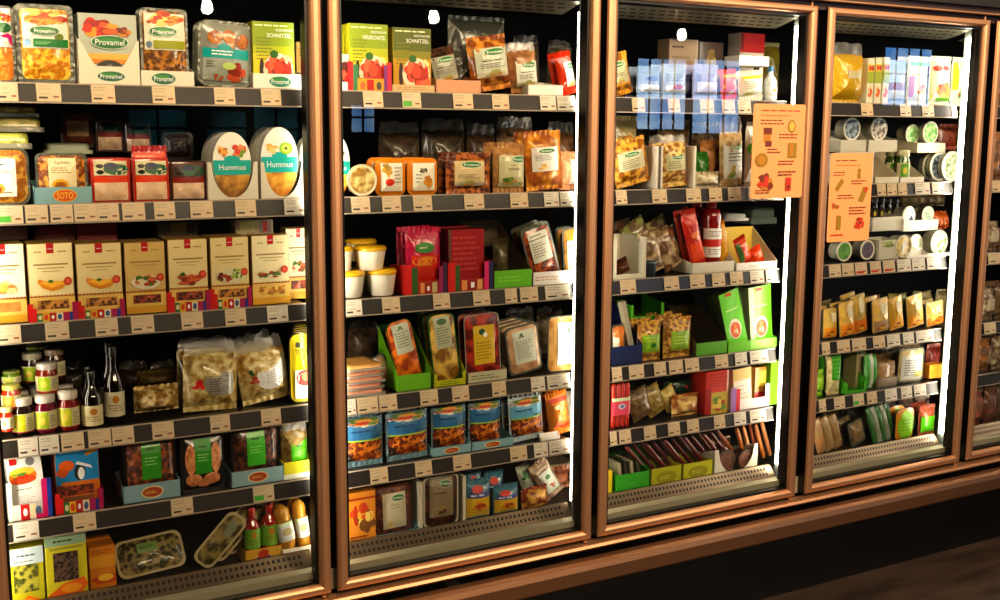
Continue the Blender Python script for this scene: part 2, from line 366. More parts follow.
def slab(o, w, h, d, food=None, lab=None, larts=(), wrapm=None):
    """thin pack lying flat"""
    g = G(); out = rrect(w, d, .012, 0)
    n = len(out)
    g.add([(x, z, 0) for x, z in out]+[(x, z, h*.35) for x, z in out], [list(range(n))[::-1], list(range(n, 2*n))]+[[k, (k+1) % n, n+(k+1) % n, n+k] for k in range(n)], wrapm or film('e8e8e0', .45))
    g.build('film_sleeve', o)
    q = G(); ri = [(x*.86, d/2+(z-d/2)*.88) for x, z in out]; n = len(ri)
    P = []; 
    for k_, zz in ((1, 0.001), (1.0, h*.75), (.93, h*.95), (.5, h)): P += [(x*k_, d/2+(z-d/2)*k_, zz) for x, z in ri]
    P = [(x, y, z) for x, y, z in P]
    q.add(P, [[r*n+k, r*n+(k+1) % n, (r+1)*n+(k+1) % n, (r+1)*n+k] for r in range(3) for k in range(n)]+[list(range(3*n, 4*n))], food or fd('d08878', 'a85848', scale=25), True); q.build('food', o)
    if lab:
        l = G(); paint(l, lambda u, v, t: ((u-.5)*w*.55, d*(.2+.55*v), h+.0008+t), w, d, [('r', 0, 0, 1, 1, c(lab))]+list(larts)); l.build('label', o)
# ================================================================ scene setting and cabinet
def tag(o, label=None, cat=None, group=None, kind=None):
    if label: o['label'] = label
    if cat: o['category'] = cat
    if group: o['group'] = group
    if kind: o['kind'] = kind
    return o
def empty(name, loc=(0, 0, 0), rot=(0, 0, 0), parent=None):
    o = bpy.data.objects.new(name, None); C.objects.link(o); o.location = loc; o.rotation_euler = rot; o.empty_display_size = .02
    if parent: o.parent = parent
    return o
FZ = .10
XL, XR = -W, 4*W
YS = .099                                   # plane of the shelf edges
SB = [1.676, 1.415, 1.155, .898, .705]      # lower edge of each price rail
RH = .040
DECK = .535
BR = bronze_mat('bronze door frame', 'c09474', .46)
BR2 = bronze_mat('bronze bumper', '8e6a50', .42, (200, 2, 2))
BLK = c('0a0908', .35); DARK = c('14110f', .6); ALU_GLOW = c('a8aea0', .4, 0, .1, .12)  # mullion grey has slight emission standing in for light falling on it
# room
def shell(name, x0, x1, y0, y1, z0, z1, m):
    g = G(); g.box(x0, x1, y0, y1, z0, z1, m); return tag(g.build(name), kind='structure')
def floor_mat():
    m, nt, b = newm('dark brown floor boards')
    tc = nt.nodes.new('ShaderNodeTexCoord'); mp = nt.nodes.new('ShaderNodeMapping'); mp.inputs['Scale'].default_value = (1.2, 5, 1)
    n = nt.nodes.new('ShaderNodeTexNoise'); n.inputs['Scale'].default_value = 2.2; n.inputs['Detail'].default_value = 5
    nt.links.new(tc.outputs['Object'], mp.inputs[0]); nt.links.new(mp.outputs[0], n.inputs['Vector'])
    r = nt.nodes.new('ShaderNodeValToRGB'); r.color_ramp.elements[0].position = .35; r.color_ramp.elements[1].position = .75
    r.color_ramp.elements[0].color = lin("2a211e"); r.color_ramp.elements[1].color = lin("4c3c34")
    nt.links.new(n.outputs[0], r.inputs[0]); nt.links.new(r.outputs[0], b.inputs['Base Color']); b.inputs['Roughness'].default_value = .5
    return m
shell('floor', -4, 9, -4.6, 1.2, FZ-.1, FZ, floor_mat())
shell('ceiling', -4, 9, -4.6, 1.2, 3.3, 3.4, c('1a1614', .8))
shell('wall_back', -4, 9, 1.0, 1.1, FZ, 3.3, c('1c1816', .8))
shell('wall_front', -4, 9, -4.6, -4.5, FZ, 3.3, c('1c1816', .8))
shell('wall_left', -4.1, -4, -4.6, 1.2, FZ, 3.3, c('1c1816', .8))
shell('wall_right', 9, 9.1, -4.6, 1.2, FZ, 3.3, c('1c1816', .8))
# daylit windows in the opposite wall: seen only as blue reflections in the door glass
def win_mat(i, e_=1, tint=None):
    m, nt, b = newm('blue daylight outside %d' % i)
    tc = nt.nodes.new('ShaderNodeTexCoord'); sx = nt.nodes.new('ShaderNodeSeparateXYZ'); nt.links.new(tc.outputs['Object'], sx.inputs[0])
    n = nt.nodes.new('ShaderNodeTexNoise'); n.inputs['Scale'].default_value = 4; n.inputs['Detail'].default_value = 4; nt.links.new(tc.outputs['Object'], n.inputs['Vector'])
    r = nt.nodes.new('ShaderNodeValToRGB'); r.color_ramp.elements[0].position = .35; r.color_ramp.elements[1].position = .7
    r.color_ramp.elements[0].color = lin(tint[0] if tint else '5c9ce0'); r.color_ramp.elements[1].color = lin(tint[1] if tint else 'c8e4ff')
    nt.links.new(n.outputs[0], r.inputs[0]); b.inputs['Base Color'].default_value = (0, 0, 0, 1); nt.links.new(r.outputs[0], b.inputs['Emission Color']); b.inputs['Emission Strength']  .default_value = WINE*e_
    return m
WINE = 9
def window(i, px0, px1, pyt, pyb, panes=2, mirrored=4.49, e_=1, tint=None):
    (xa, za), (xb, _) = at(px0, pyt, mirrored), at(px1, pyt, mirrored); zb_ = at(px0, pyb, mirrored)[1]
    if zb_ > za: za, zb_ = zb_, za
    y = -mirrored; g = G(); g.box(xa, xb, y-.004, y+.004, zb_, za, win_mat(i, e_, tint)); g2 = G(); fm = c('15120f', .5)
    t = .014
    for x in [xa]+[xa+(xb-xa)*k/panes for k in range(1, panes)]+[xb]: g2.box(x-t/2, x+t/2, y, y+.012, zb_, za, fm)
    for z in (zb_, za, zb_+(za-zb_)*.55): g2.box(xa, xb, y, y+.011, z-t/2, z+t/2, fm)
    o = tag(g.build('window_%d' % i), kind='structure'); f = g2.build('window_frame', o)
window(1, 640, 690, 57, 130, 4, e_=1.3); window(2, 696, 744, 58, 134, 3, e_=1.3); window(3, 888, 936, 46, 106, 4, e_=1.2); window(4, 352, 377, 104, 133, 2, e_=.8)
TEAL = ('0a2c30', '3c8088')
window(5, 128, 188, 108, 152, 2, e_=.25, tint=TEAL); window(6, 206, 248, 110, 150, 1, e_=.25, tint=TEAL); window(7, 254, 300, 104, 160, 2, e_=.3, tint=TEAL)

# ---------------------------------------------------------------- refrigerated cabinet
cab = empty('refrigerated_cabinet', (0, 0, 0))
tag(cab, 'long glass-doored supermarket refrigerator with bronze frames filling the wall', 'refrigerator')
g = G(); g.box(XL-.02, XR+.02, .09, .80, FZ, .40, BLK); g.build('kick_plate', cab)
g = G(); g.box(XL-.02, XR+.02, .02, .80, .40, .460, BLK); g.build('base_panel', cab)
g = G()
for (a, b_) in ((XL-.02, XR+.02),):
    prof = [(-.030, .372), (-.052, .366), (-.060, .374), (-.062, .412), (-.057, .426), (-.045, .433), (-.020, .433), (-.020, .372)]
    n = len(prof); g.add([(a, y, z) for y, z in prof]+[(b_, y, z) for y, z in prof], [list(range(n)), list(range(n, 2*n))[::-1]]+[[k, (k+1) % n, n+(k+1) % n, n+k] for k in range(n)], BR2)
g.build('bumper_rail', cab)
for k in range(6):
    g = G(); g.box(XL+.3+k*.8, XL+.34+k*.8, -.021, .03, .38, .42, BLK); g.build('bumper_bracket', cab)
g = G(); prof = [(.02, .448), (-.012, .448), (-.018, .455), (-.014, .462), (.02, .464)]
n = len(prof); g.add([(XL-.02, y, z) for y, z in prof]+[(XR+.02, y, z) for y, z in prof], [list(range(n))]+[[k, (k+1) % n, n+(k+1) % n, n+k] for k in range(n)], BR)
g.build('lower_trim', cab)
g = G(); g.box(XL-.02, XR+.02, -.005, .80, 2.035, 2.5, c('100c0b', .5)); g.box(XL-.02, XR+.02, .012, .80, 1.985, 2.035, c('2a1410', .5)); g.build('canopy', cab)
g = G(); g.box(XL-.02, XR+.02, -.014, .012, 2.008, 2.014, BR, .002); g.build('upper_trim', cab)
g = G(); g.box(XL, XR, .62, .66, .46, 2.0, c('0c0b0b', .7)); g.box(XL, XR, .05, .62, 1.984, 1.99, DARK); g.build('inner_lining', cab)
for x in (XL-.03, XR):
    g = G(); g.box(x, x+.03, .0, .80, FZ, 2.04, c('1a1512', .5)); g.build('end_panel', cab)
g = G(); g.box(XL, XR, .105, .62, DECK-.02, DECK, c('3a3630', .4)); g.build('deck', cab)
def slot_panel(name, a, b_, P0, P1, rows, pitch, sw, sh, m, hole, stag=True):
    """sloping sheet from P0 to P1 (y,z) with rows of dark slots let into it"""
    g = G(); g.add([(a, P0[0], P0[1]), (b_, P0[0], P0[1]), (b_, P1[0], P1[1]), (a, P1[0], P1[1])], [[0, 1, 2, 3]], m)
    dy, dz = P1[0]-P0[0], P1[1]-P0[1]; L = math.hypot(dy, dz); ny, nz = -dz/L*.0006, dy/L*.0006
    if name.startswith('upper'): ny, nz = -abs(ny), -abs(nz)
    for r in range(rows):
        f = (r+.5)/rows*.8+.1; n = int((b_-a-.02)/pitch)
        for i in range(n):
            x = a+.01+pitch*(i+(.5 if (stag and r % 2) else 0)); s0 = f-sh/L/2; s1 = f+sh/L/2
            q = [(x, s0), (x+sw, s0), (x+sw, s1), (x, s1)]
            g.add([(X, P0[0]+dy*t+ny, P0[1]+dz*t+nz) for X, t in q], [[0, 1, 2, 3]], hole)
    return g.build(name, cab)
GR = c('7c6850', .3, 0, .5); GH = c('100c0a', .7)
for k in range(-1, 4):
    a, b_ = k*W+.03, (k+1)*W-.03
    slot_panel('air_return_grille', a, b_, (.068, .524), (.100, .556), 2, .0135, .007, .009, GR, GH, False)
    slot_panel('upper_air_grille', a, b_, (.062, 1.963), (.160, 1.938), 3, .034, .022, .008, c('8c8878', .3, 0, .6), GH)
    g = G(); g.box(a-.03, b_+.03, .036, .068, .468, .5235, c('b8b094', .35, 0, .2)); g.build('sill_ledge', cab)
    g = G(); g.add([(a, .100, .556), (b_, .100, .556), (b_, .108, .556), (a, .108, .556)], [[0, 1, 2, 3]], GR); g.box(a, b_, .104, .108, DECK, .556, GR); g.build('grille_lip', cab)
# mullions with their LED tubes
LEDM = c('fff2dc', .5, 0, 0, LEDE)
for k in range(-1, 5):
    x = k*W; hw_ = .020
    g = G(); g.box(x-hw_, x+hw_, .046, .066, .47, 1.985, ALU_GLOW); g.box(x-hw_*.6, x+hw_*.6, .066, .098, .47, 1.985, ALU_GLOW)
    if k in (0, 1): g.box(x-hw_, x+hw_*.6, .066, .090, .47, 1.985, ALU_GLOW)
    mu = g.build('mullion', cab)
    g = G(); g.box(x-.026, x+{1: .034, 2: .056, 3: .05}.get(k, .028), .0365, .0455, .47, 1.985, BLK); g.build('gap_blackout', mu)  # black strip added behind the door gaps to keep them dark
    for sx in (-1, 1):
        if (k == -1 and sx < 0) or (k == 4 and sx > 0): continue
        g = G(); xa = x+sx*hw_; y0_, y1_ = (.0935, .098) if (k in (0, 1) and sx < 0) else (.0665, .086); g.box(min(xa, xa-sx*.006), max(xa, xa-sx*.006), y0_, y1_, .56, 1.94, LEDM); g.build('led_tube', mu)
# doors
GL = glass_mat()
SW = .031; HG = .008; ZB, ZT = .473, 1.994
def door(k):
    x0, x1 = k*W+HG+{1: .005, 2: .026, 3: .02}.get(k, 0), (k+1)*W-HG; SWL = .031 if k < 1 else .035
    g = G(); xi0, xi1, zi0, zi1 = x0+SWL, x1-SW, ZB+.027, ZT-.024
    # mitred profile swept round the opening: (inset, y)
    prof = [(0, .034), (0, .006), (.003, .001), (.010, -.002), (.020, -.002), (.026, .001), (.0295, .006), (.031, .012), (.031, .034)]
    rings = []
    for ins, y in prof:
        f = ins/.031
        rings.append([(x0+SWL*f, y, ZB+.027*f), (x1-SW*f, y, ZB+.027*f), (x1-SW*f, y, ZT-.024*f), (x0+SWL*f, y, ZT-.024*f)])
    P = [p for r in rings for p in r]; fs = []
    for r in range(len(prof)-1):
        for j in range(4): fs.append([r*4+j, r*4+(j+1) % 4, (r+1)*4+(j+1) % 4, (r+1)*4+j])
    for j in range(4): fs.append([j, (len(prof)-1)*4+j, (len(prof)-1)*4+(j+1) % 4, (j+1) % 4])
    nr = len(prof)-1
    g.add(P, [f for i, f in enumerate(fs) if 4 <= i < (nr-1)*4], BR); g.add(P, [f for i, f in enumerate(fs) if not 4 <= i < (nr-1)*4], BLK)  # outer edge faces coloured black so the gaps between doors look shaded
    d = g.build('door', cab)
    q = G(); t = .006
    for (a, b_, z0, z1) in ((xi0, xi0+t, zi0, zi1), (xi1-t, xi1, zi0, zi1), (xi0, xi1, zi0, zi0+t), (xi0, xi1, zi1-t, zi1)): q.box(a, b_, .013, .046, z0, z1, BLK)
    q.build('gasket', d)
    p = G(); p.add([(xi0+.001, .020, zi0+.001), (xi1-.001, .020, zi0+.001), (xi1-.001, .020, zi1-.001), (xi0+.001, .020, zi1-.001)], [[0, 1, 2, 3]], GL); p.build('glass_pane', d)
    h = G(); h.lathe([(.007, .4655), (.007, .4725)], BR, 12, cx=x1-.02, cy=.006); h.build('hinge', d); h = G(); h.lathe([(.005, ZT+.0005), (.005, ZT+.012)], BR, 12, cx=x1-.02, cy=.012); h.build('hinge', d)
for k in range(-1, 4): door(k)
# shelves
ORD = ['top', 'second', 'third', 'fourth', 'fifth']; DN = {-1: 'first', 0: 'second', 1: 'third', 2: 'fourth', 3: 'last'}
SHM = c('2a2624', .35, 0, .2); RAIL = c('1a1310', .5, .12); RAILT = c('b8a898', .25, .5)
for k in range(-1, 4):
    for r in range(5):
        a, b_ = k*W+.0225, (k+1)*W-.0225; zt = SB[r]+RH-.002
        g = G(); g.box(a, b_, YS+.008, .60, zt-.012, zt, SHM); s = g.build('shelf', None)
        tag(s, 'dark metal shelf, %s from top behind the %s door from left' % (ORD[r], DN[k]), 'shelf', 'shelves inside the refrigerator')
        q = G(); q.add([(a, YS, SB[r]), (b_, YS, SB[r]), (b_, YS+.007, SB[r]+RH), (a, YS+.007, SB[r]+RH)], [[0, 1, 2, 3]], RAIL)
        q.box(a, b_, YS-.001, YS+.008, SB[r]-.003, SB[r], RAILT); q.box(a, b_, YS+.005, YS+.010, SB[r]+RH-.002, SB[r]+RH+.001, RAILT); q.build('price_rail', s)
# price tags
def tag_proto(kind):
    g = G(); w, h = 1, 1
    paper = {'n': 'dcc4a0', 'g': 'dccaa8', 'w': 'e4dccc', 'r': 'dcc4a0'}[kind]
    g.add([(-.5, 0, -.5), (.5, 0, -.5), (.5, 0, .5), (-.5, 0, .5)], [[0, 1, 2, 3]], c(paper, .5))
    A = [('ln', .1, .62, .75, .92, 2, c('b8a890')), ('r', .1, .16, .45, .27, c('403830')), ('r', .68, .22, .9, .32, c('a05848')), ('r', .0, 0, .02, 1, c('a09078')), ('r', .12, .4, .6, .44, c('b8a890'))]
    if kind == 'g': A.append(('r', .05, .1, .5, .42, c('50b838')))
    if kind == 'r': A.append(('r', .1, .1, .7, .3, c('c83828')))
    paint(g, lambda u, v, l: (u-.5, -l, v-.5), 1, 1, A); return g.build('price_tag')
TAGS = {
 (0, -1): [(-4, 18), (36, 61), (91, 115), (152, 175), (214, 235), (261, 281)],
 (0, 0): [(363, 383), (402, 421, 'g'), (453, 473), (492, 509), (540, 556, 'w'), (557, 577, 'w')],
 (0, 1): [(632, 645), (668, 680), (700, 714), (722, 735), (738, 751, 'w')],
 (0, 2): [(861, 873), (900, 911, 'w'), (922, 934, 'w'), (952, 960, 'w')],
 (1, -1): [(-2, 23, 'g'), (25, 48), (50, 73), (74, 97), (97, 119), (122, 145), (154, 175), (190, 213), (235, 256), (284, 307, 'w')],
 (1, 0): [(351, 370), (382, 401), (413, 432), (464, 484), (510, 528), (544, 559, 'w'), (560, 577, 'w')],
 (1, 1): [(616, 627), (652, 667), (686, 701), (709, 722), (728, 741), (748, 760, 'w'), (763, 777, 'w')],
 (1, 2): [(877, 886), (887, 897), (898, 907), (915, 930, 'w'), (932, 944, 'w'), (952, 960, 'w')],
 (2, -1): [(-3, 21), (45, 69), (95, 118), (131, 154), (181, 203), (225, 246), (267, 288, 'w')],
 (2, 0): [(345, 362, 'w'), (382, 400), (433, 450), (473, 490), (505, 517), (520, 538), (545, 570, 'w')],
 (2, 1): [(620, 636), (664, 679), (690, 705), (712, 725), (730, 743), (750, 764, 'w'), (766, 777, 'w')],
 (2, 2): [(829, 841), (842, 854), (855, 867, 'r'), (870, 881, 'r'), (883, 895, 'r'), (897, 911, 'w'), (912, 925, 'w'), (927, 941, 'w')],
 (3, -1): [(18, 38, 'w'), (39, 59, 'w'), (61, 84), (88, 111), (112, 134), (152, 174), (210, 230), (261, 281)],
 (3, 0): [(347, 356, 'w'), (357, 378), (379, 397), (420, 438), (452, 469), (492, 506), (531, 545, 'w'), (547, 570, 'w')],
 (3, 1): [(612, 622), (629, 644), (654, 666), (669, 683), (685, 699), (715, 728), (735, 747, 'w'), (750, 768, 'w')],
 (3, 2): [(822, 830), (837, 850), (852, 866), (873, 885), (887, 900, 'w'), (903, 914, 'w'), (916, 934, 'w')],
 (4, -1): [(13, 39, 'w'), (73, 96), (171, 193), (253, 274, 'g')],
 (4, 0): [(370, 388), (415, 432), (453, 471), (510, 527), (534, 548, 'w'), (549, 570, 'w')],
 (4, 1): [(610, 617), (619, 631), (644, 656), (668, 680), (687, 699), (714, 725), (734, 746, 'w'), (750, 766, 'w')],
 (4, 2): [(819, 826), (834, 845), (853, 864, 'g'), (867, 877), (885, 897, 'w'), (901, 912, 'w'), (914, 926, 'w')],
 (2, 3): [(988, 1004)], (3, 3): [(984, 996)], (1, 3): [(992, 1004)],
}
NUM = ['first', 'second', 'third', 'fourth', 'fifth', 'sixth', 'seventh', 'eighth', 'ninth', 'tenth']
protos = {}
for (r, k), L in TAGS.items():
    for i, t in enumerate(L):
        kd = t[2] if len(t) > 2 else 'n'
        yy = SB[r]; ym = 0
        if kd not in protos: protos[kd] = o = tag_proto(kd)
        else: o = protos[kd].copy(); C.objects.link(o)
        z = SB[r]+RH/2; Yp = YS+RH*.0+.0015
        # pixel row of the rail at this x
        def row_y(px):
            y = 300
            for _ in range(6): y += (at(px, y, Yp)[1]-z)*390
            return y
        xa, xb = at(t[0], row_y(t[0]), Yp)[0], at(t[1], row_y(t[1]), Yp)[0]
        lim0, lim1 = k*W+.034, (k+1)*W-.022
        xa = max(xa, lim0-.02); xb = min(xb, lim1)
        o.location = ((xa+xb)/2, Yp, z); o.scale = (xb-xa, 1, RH*.98); o.rotation_euler.x = -math.atan2(.007, RH)
        col = {'n': 'cream', 'g': 'cream green-spotted', 'w': 'white', 'r': 'cream red-barred'}[kd]
        tag(o, '%s price tag, %s from left on %s rail behind the %s door' % (col, NUM[i], ORD[r], DN[k]), 'price tag', 'price tags along the shelf edges')
# posters taped to the glass
def poster(name, px0, px1, py0, py1, label, A, rz=0):
    y = -.004; xa, xb = at(px0, py0, y)[0], at(px1, py0, y)[0]; xc = (px0+px1)/2
    z1, z0 = at(xc, py0, y)[1], at(xc, py1, y)[1]; w, h = xb-xa, z1-z0
    g = G(); out = rrect(w, h, .008, 0)
    g.prism(out, 0, .0008, c('dc9460', .5, .1)); paint(g, flat(w, h), w, h, A)
    o = g.build('paper_notice'); o.location = ((xa+xb)/2, y, z0); o.rotation_euler.y = rz; tag(o, label, 'notice')
tb = c('7a3c20'); red = c('b03018'); olive = c('8a6c18'); gold = c('a87018'); brn = c('6a2c10'); tl = c('a85c30')
poster('notice', 754, 806, 104, 198, 'orange paper notice with small pictures taped on the third door', [
 ('ln', .14, .915, .9, .945, 1, red), ('ln', .14, .865, .7, .89, 1, tl), ('ln', .14, .775, .62, .845, 2, tb),
 ('r', .2, .68, .36, .75, brn), ('r', .21, .6, .34, .68, gold), ('r', .24, .55, .36, .61, brn), ('e', .74, .765, .075, .07, olive), ('e', .74, .765, .05, .05, c('d8a048')),
 ('ln', .5, .63, .92, .695, 2, tb), ('ln', .28, .475, .55, .54, 2, tb), ('r', .68, .43, .85, .59, olive), ('r', .72, .45, .78, .58, gold),
 ('e', .18, .41, .12, .075, olive), ('e', .18, .41, .07, .045, gold), ('ln', .5, .35, .85, .41, 2, tb), ('fb', .28, .19, .16, .1, [red, gold, brn], 16, 3), ('ln', .08, .05, .45, .1, 2, tb),
 ('ln', .5, .235, .92, .3, 2, tb), ('r', .66, .08, .76, .22, red), ('r', .68, .1, .74, .14, brn)])
poster('notice', 831, 873.5, 153, 241, 'orange paper notice with small pictures taped on the fourth door', [
 ('ln', .12, .9, .85, .93, 1, tb), ('ln', .12, .85, .8, .87, 1, tl), ('ln', .08, .74, .45, .8, 2, tb), ('e', .68, .8, .04, .03, olive), ('r', .64, .71, .72, .77, olive),
 ('p', [(.12, .6), (.2, .57), (.34, .68), (.27, .72)], olive), ('ln', .5, .64, .88, .7, 2, tb), ('p', [(.68, .46), (.8, .44), (.92, .6), (.8, .62)], olive), ('p', [(.8, .56), (.84, .55), (.92, .6), (.86, .62)], red),
 ('ln', .2, .48, .6, .54, 2, tb), ('fb', .16, .41, .1, .04, [red, olive], 8, 2), ('ln', .48, .3, .9, .4, 3, tb), ('r', .2, .14, .3, .3, olive), ('ln', .08, .06, .4, .1, 1, red), ('fb', .74, .2, .13, .07, [red, c('d85020'), brn], 14, 5)])
# ---------------------------------------------------------------- lights
def area(name, loc, rot, sx, sz, e, col):
    l = bpy.data.lights.new(name, 'AREA'); l.shape = 'RECTANGLE'; l.size = sx; l.size_y = sz; l.energy = e; l.color = col
    o = bpy.data.objects.new(name, l); C.objects.link(o); o.location = loc; o.rotation_euler = rot; return o
def aim(o, tgt):
    o.rotation_euler = (Vector(tgt)-o.location).to_track_quat('-Z', 'Y').to_euler()
for x in (-.6, 1.2, 3.2):
    o = area('warm_key_fill_light', (x, -1.9, 3.15), (0, 0, 0), 1.5, .3, KEY, (1, .74, .46)); aim(o, (x, 0, 1.5))
for x in (.2, 2.6):
    o = area('warm_key_fill_light', (x, -4.2, 2.95), (0, 0, 0), 2.2, .35, FILL, (1, .77, .50)); aim(o, (x, 0, .9))  # added front fill to brighten the lower shelves, no ceiling fixture
# ceiling spotlights (their mirror images are the bright dots in the glass)
sp_g = None
for i, (px, py, n_) in enumerate(((437, 14, 3.0), (209, 3, 3.0), (686, 32, 3.0))):
    X, Z = at(px, py, n_)
    t = empty('pendant_spotlight', (X, -n_, Z)); tag(t, 'small ceiling-hung spotlight reflected in the %s door' % ['second', 'first', 'third'][i], 'spotlight', 'spotlights behind the viewer')
    g = G(); g.lathe([(.05, .02), (.055, .03), (.04, .16), (.012, .18), (0, .18)], BLK, 20); g.build('lamp_shade', t)
    g = G(); g.lathe([(0, -.05), (.018, -.046), (.028, -.03), (.03, -.012), (.02, .015), (.015, .03)], c('fff0d8', .5, 0, 0, 120), 20); g.build('bulb', t)
    g = G(); g.lathe([(.004, .18), (.004, 3.3-Z)], BLK, 6); g.build('rod', t)
w = bpy.data.worlds.new('world'); bpy.context.scene.world = w; w.use_nodes = True
w.node_tree.nodes['Background'].inputs[0].default_value = (.9, .75, .6, 1); w.node_tree.nodes['Background'].inputs[1].default_value = .07
sc = bpy.context.scene
sc.view_settings.view_transform = 'Standard'; sc.view_settings.look = 'Medium High Contrast'; sc.view_settings.exposure = 0
sc.cycles.use_denoising = True; sc.cycles.max_bounces = 8; sc.cycles.transparent_max_bounces = 24; sc.cycles.caustics_reflective = False; sc.cycles.caustics_refractive = False
sc.cycles.sample_clamp_indirect = 4
# ================================================================ products
ROW = 0; DOOR = -1
SHORT = []
def base_z(): return DECK+.0005 if ROW == 5 else SB[ROW]+RH-.001
def px_y(px, Y, z):
    y = 300
    for _ in range(8): y += (at(px, y, Y)[1]-z)*390
    return y
def copy_tree(o):
    n = o.copy(); C.objects.link(n)
    for ch in list(o.children):
        m = ch.copy(); C.objects.link(m); m.parent = n
    return n
def put(kind, name, cat, x0, x1, yt, label, dy=.014, d=.05, back=0, roll=0, lean=0, yb=None, gap=.005, h=None, w=None, grp=None, zadd=0, yaw=0, shift=None, **kw):
    Y = YS+.010+dy
    zb = at((x0+x1)/2, yb, Y)[1] if yb else base_z()+zadd
    xa = at(x0, px_y(x0, Y, zb), Y)[0]; xb = at(x1, px_y(x1, Y, zb), Y)[0]
    ww = w or xb-xa; hh = h or max(.01, at((x0+x1)/2, yt, Y)[1]-zb)
    ar = abs(math.radians(roll)); lift = ww/2*math.sin(ar)+d*math.sin(math.radians(max(0, lean)))
    if roll and not h: hh = max(.02, (hh-ww*math.sin(ar))/math.cos(ar))
    o = empty(name, ((xa+xb)/2, Y, zb+lift), (math.radians(-lean), math.radians(roll), math.radians(yaw)))
    kind(o, ww, hh, d, **kw)
    g_ = grp or (name.replace('_', ' ')+' line of the '+label)[:60] if (grp or back) else None
    tag(o, label, cat, g_)
    SHORT.append((label, len(label.split())))
    for i in range(back):
        n = copy_tree(o); st = Vector((0, (d+gap)*(i+1), 0)); n.location = o.location+st
        tag(n, '%s in line behind the %s' % (['second', 'third', 'fourth', 'fifth', 'sixth', 'seventh'][i], label), cat, g_)
    return o
W_ = c('ffffff', .5); GRN = c('1c6a30', .35, .4); DKG = c('0c4018'); RD = c('c01818', .35, .3); BRN_ = c('6a4020'); GOLD = fd('e09820', 'f8d060', 'b86810', 70)
TAN = fd('b87830', 'e8b870', '7a4418', 60); SALMON = fd('c86838', 'f0a870', None, 50)
def leaf(uc, vc, ru=.27, rv=.075, t='Provamel', m=None): return [('e', uc, vc, ru*1.06, rv*1.12, c('d8e8d0')), ('e', uc, vc, ru, rv, m or c('1e6e34', .35, .4)), ('e', uc-.04, vc+rv*.3, ru*.7, rv*.4, c('3a9040')), ('t', t, uc, vc, rv*.9, W_, ru*1.6)]
tomred = [c('d83018'), c('e86030'), c('f0a030'), c('a82010')]
vegmix = [c('e8a030'), c('d86020'), c('f0d070'), c('b8381c')]
redmeat = [c('b82818'), c('d84828'), c('902010'), c('e06840')]
BALL = fd('6a3410', 'c88038', '9a5420', 40, vor=False)
def put_tray(x0, x1, yt, label, col, name='display_tray', dy=.006, d=.12, cat='display tray', **kw):
    return put(tray, name, cat, x0, x1, yt, label, dy=dy, d=d, col=col, **kw)
MULTI = lambda lo=.3: [('r', 0, 0, .1, 1, c('d81c20', .4, .3)), ('r', .1, 0, .17, .75, c('d81c20')), ('r', .17, 0, .28, lo, c('2c7838')), ('e', .23, lo*.5, .04, lo*.3, c('e8d8b0')), ('r', .28, 0, .42, lo, c('e8b830')), ('e', .35, lo*.5, .045, lo*.35, c('d85020')),
    ('r', .42, 0, .56, lo, c('c01818')), ('e', .49, lo*.5, .03, lo*.25, W_), ('r', .56, 0, .7, lo, c('e8e0c0')), ('e', .63, lo*.5, .045, lo*.35, c('486098')), ('r', .7, 0, .83, lo, c('b02060')), ('r', .83, 0, .9, lo*1.0, c('283890')), ('r', .9, 0, 1, 1, c('b01c58', .4, .3))]

# ---------------------------------------------------------------- FIRST DOOR
ROW = 0
put(blister, 'food_pack', 'food pack', -16, 18, 5, 'food pack with pink panel at left edge of top shelf', d=.03, food=fd('e07018', 'f0a040', None, 50), tray='clear', back=1, lab=(.0, .46, 1, 1, 'f4ece0'),
    larts=[('fb', .75, .8, .3, .16, tomred, 16, 2), ('e', .7, .5, .3, .13, GRN), ('p', [(.3, .05), (1, .05), (1, .3), (.85, .36), (.6, .3), (.3, .3)], c('c81880')), ('e', .75, .18, .12, .05, W_)])
put(blister, 'food_pack', 'food pack', 19, 77, 4, 'clear grated-cheese pack with dark green band and leafy oval logo', d=.035, rim=.01, tray='clear', food=fd('e8a018', 'f8d048', 'c87808', 45), back=1, lab=(.03, .44, .97, .93, 'f2f0e2'),
    larts=[('fb', .5, .86, .5, .2, vegmix, 34, 5), ('p', [(0, .72), (.3, .6), (.7, .62), (1, .75), (1, .0), (0, 0)], c('f2f0e2')), ('r', .22, .04, 1, .27, c('18803c')), ('e', .8, .34, .1, .1, c('708828')), ('ln', .26, .1, .62, .2, 2, c('a8d890')), ('e', .1, .16, .07, .1, c('90b8d8'))]+leaf(.48, .5, .32, .13))
put(carton, 'food_carton', 'food carton', 81, 139, 14, 'white carton with tomato picture standing in a V-cut display carton', dy=.02, d=.03, back=2, gap=.002, col='bcc4b8', zadd=.0015,
    arts=[('fb', .36, .80, .34, .13, tomred, 30, 7), ('fb', .78, .76, .16, .08, [c('a84818'), c('d08838'), c('702808')], 12, 3), ('r', .12, .30, .9, .42, c('e08c20')), ('r', .12, .36, .9, .44, c('f0b850')), ('e', .5, .25, .22, .1, c('3c3830')), ('fb', .5, .25, .15, .05, [c('787068'), c('a09888')], 8, 3)]+leaf(.52, .60, .31, .09))
put_tray(79, 141, 40, 'white V-cut display carton with oval logo holding tomato-picture cartons', 'ece4d0', dy=.012, cut='vee', low=.42, hb=.14, arts=leaf(.52, .20, .22, .11, 'Provamel', c('2c6850')))
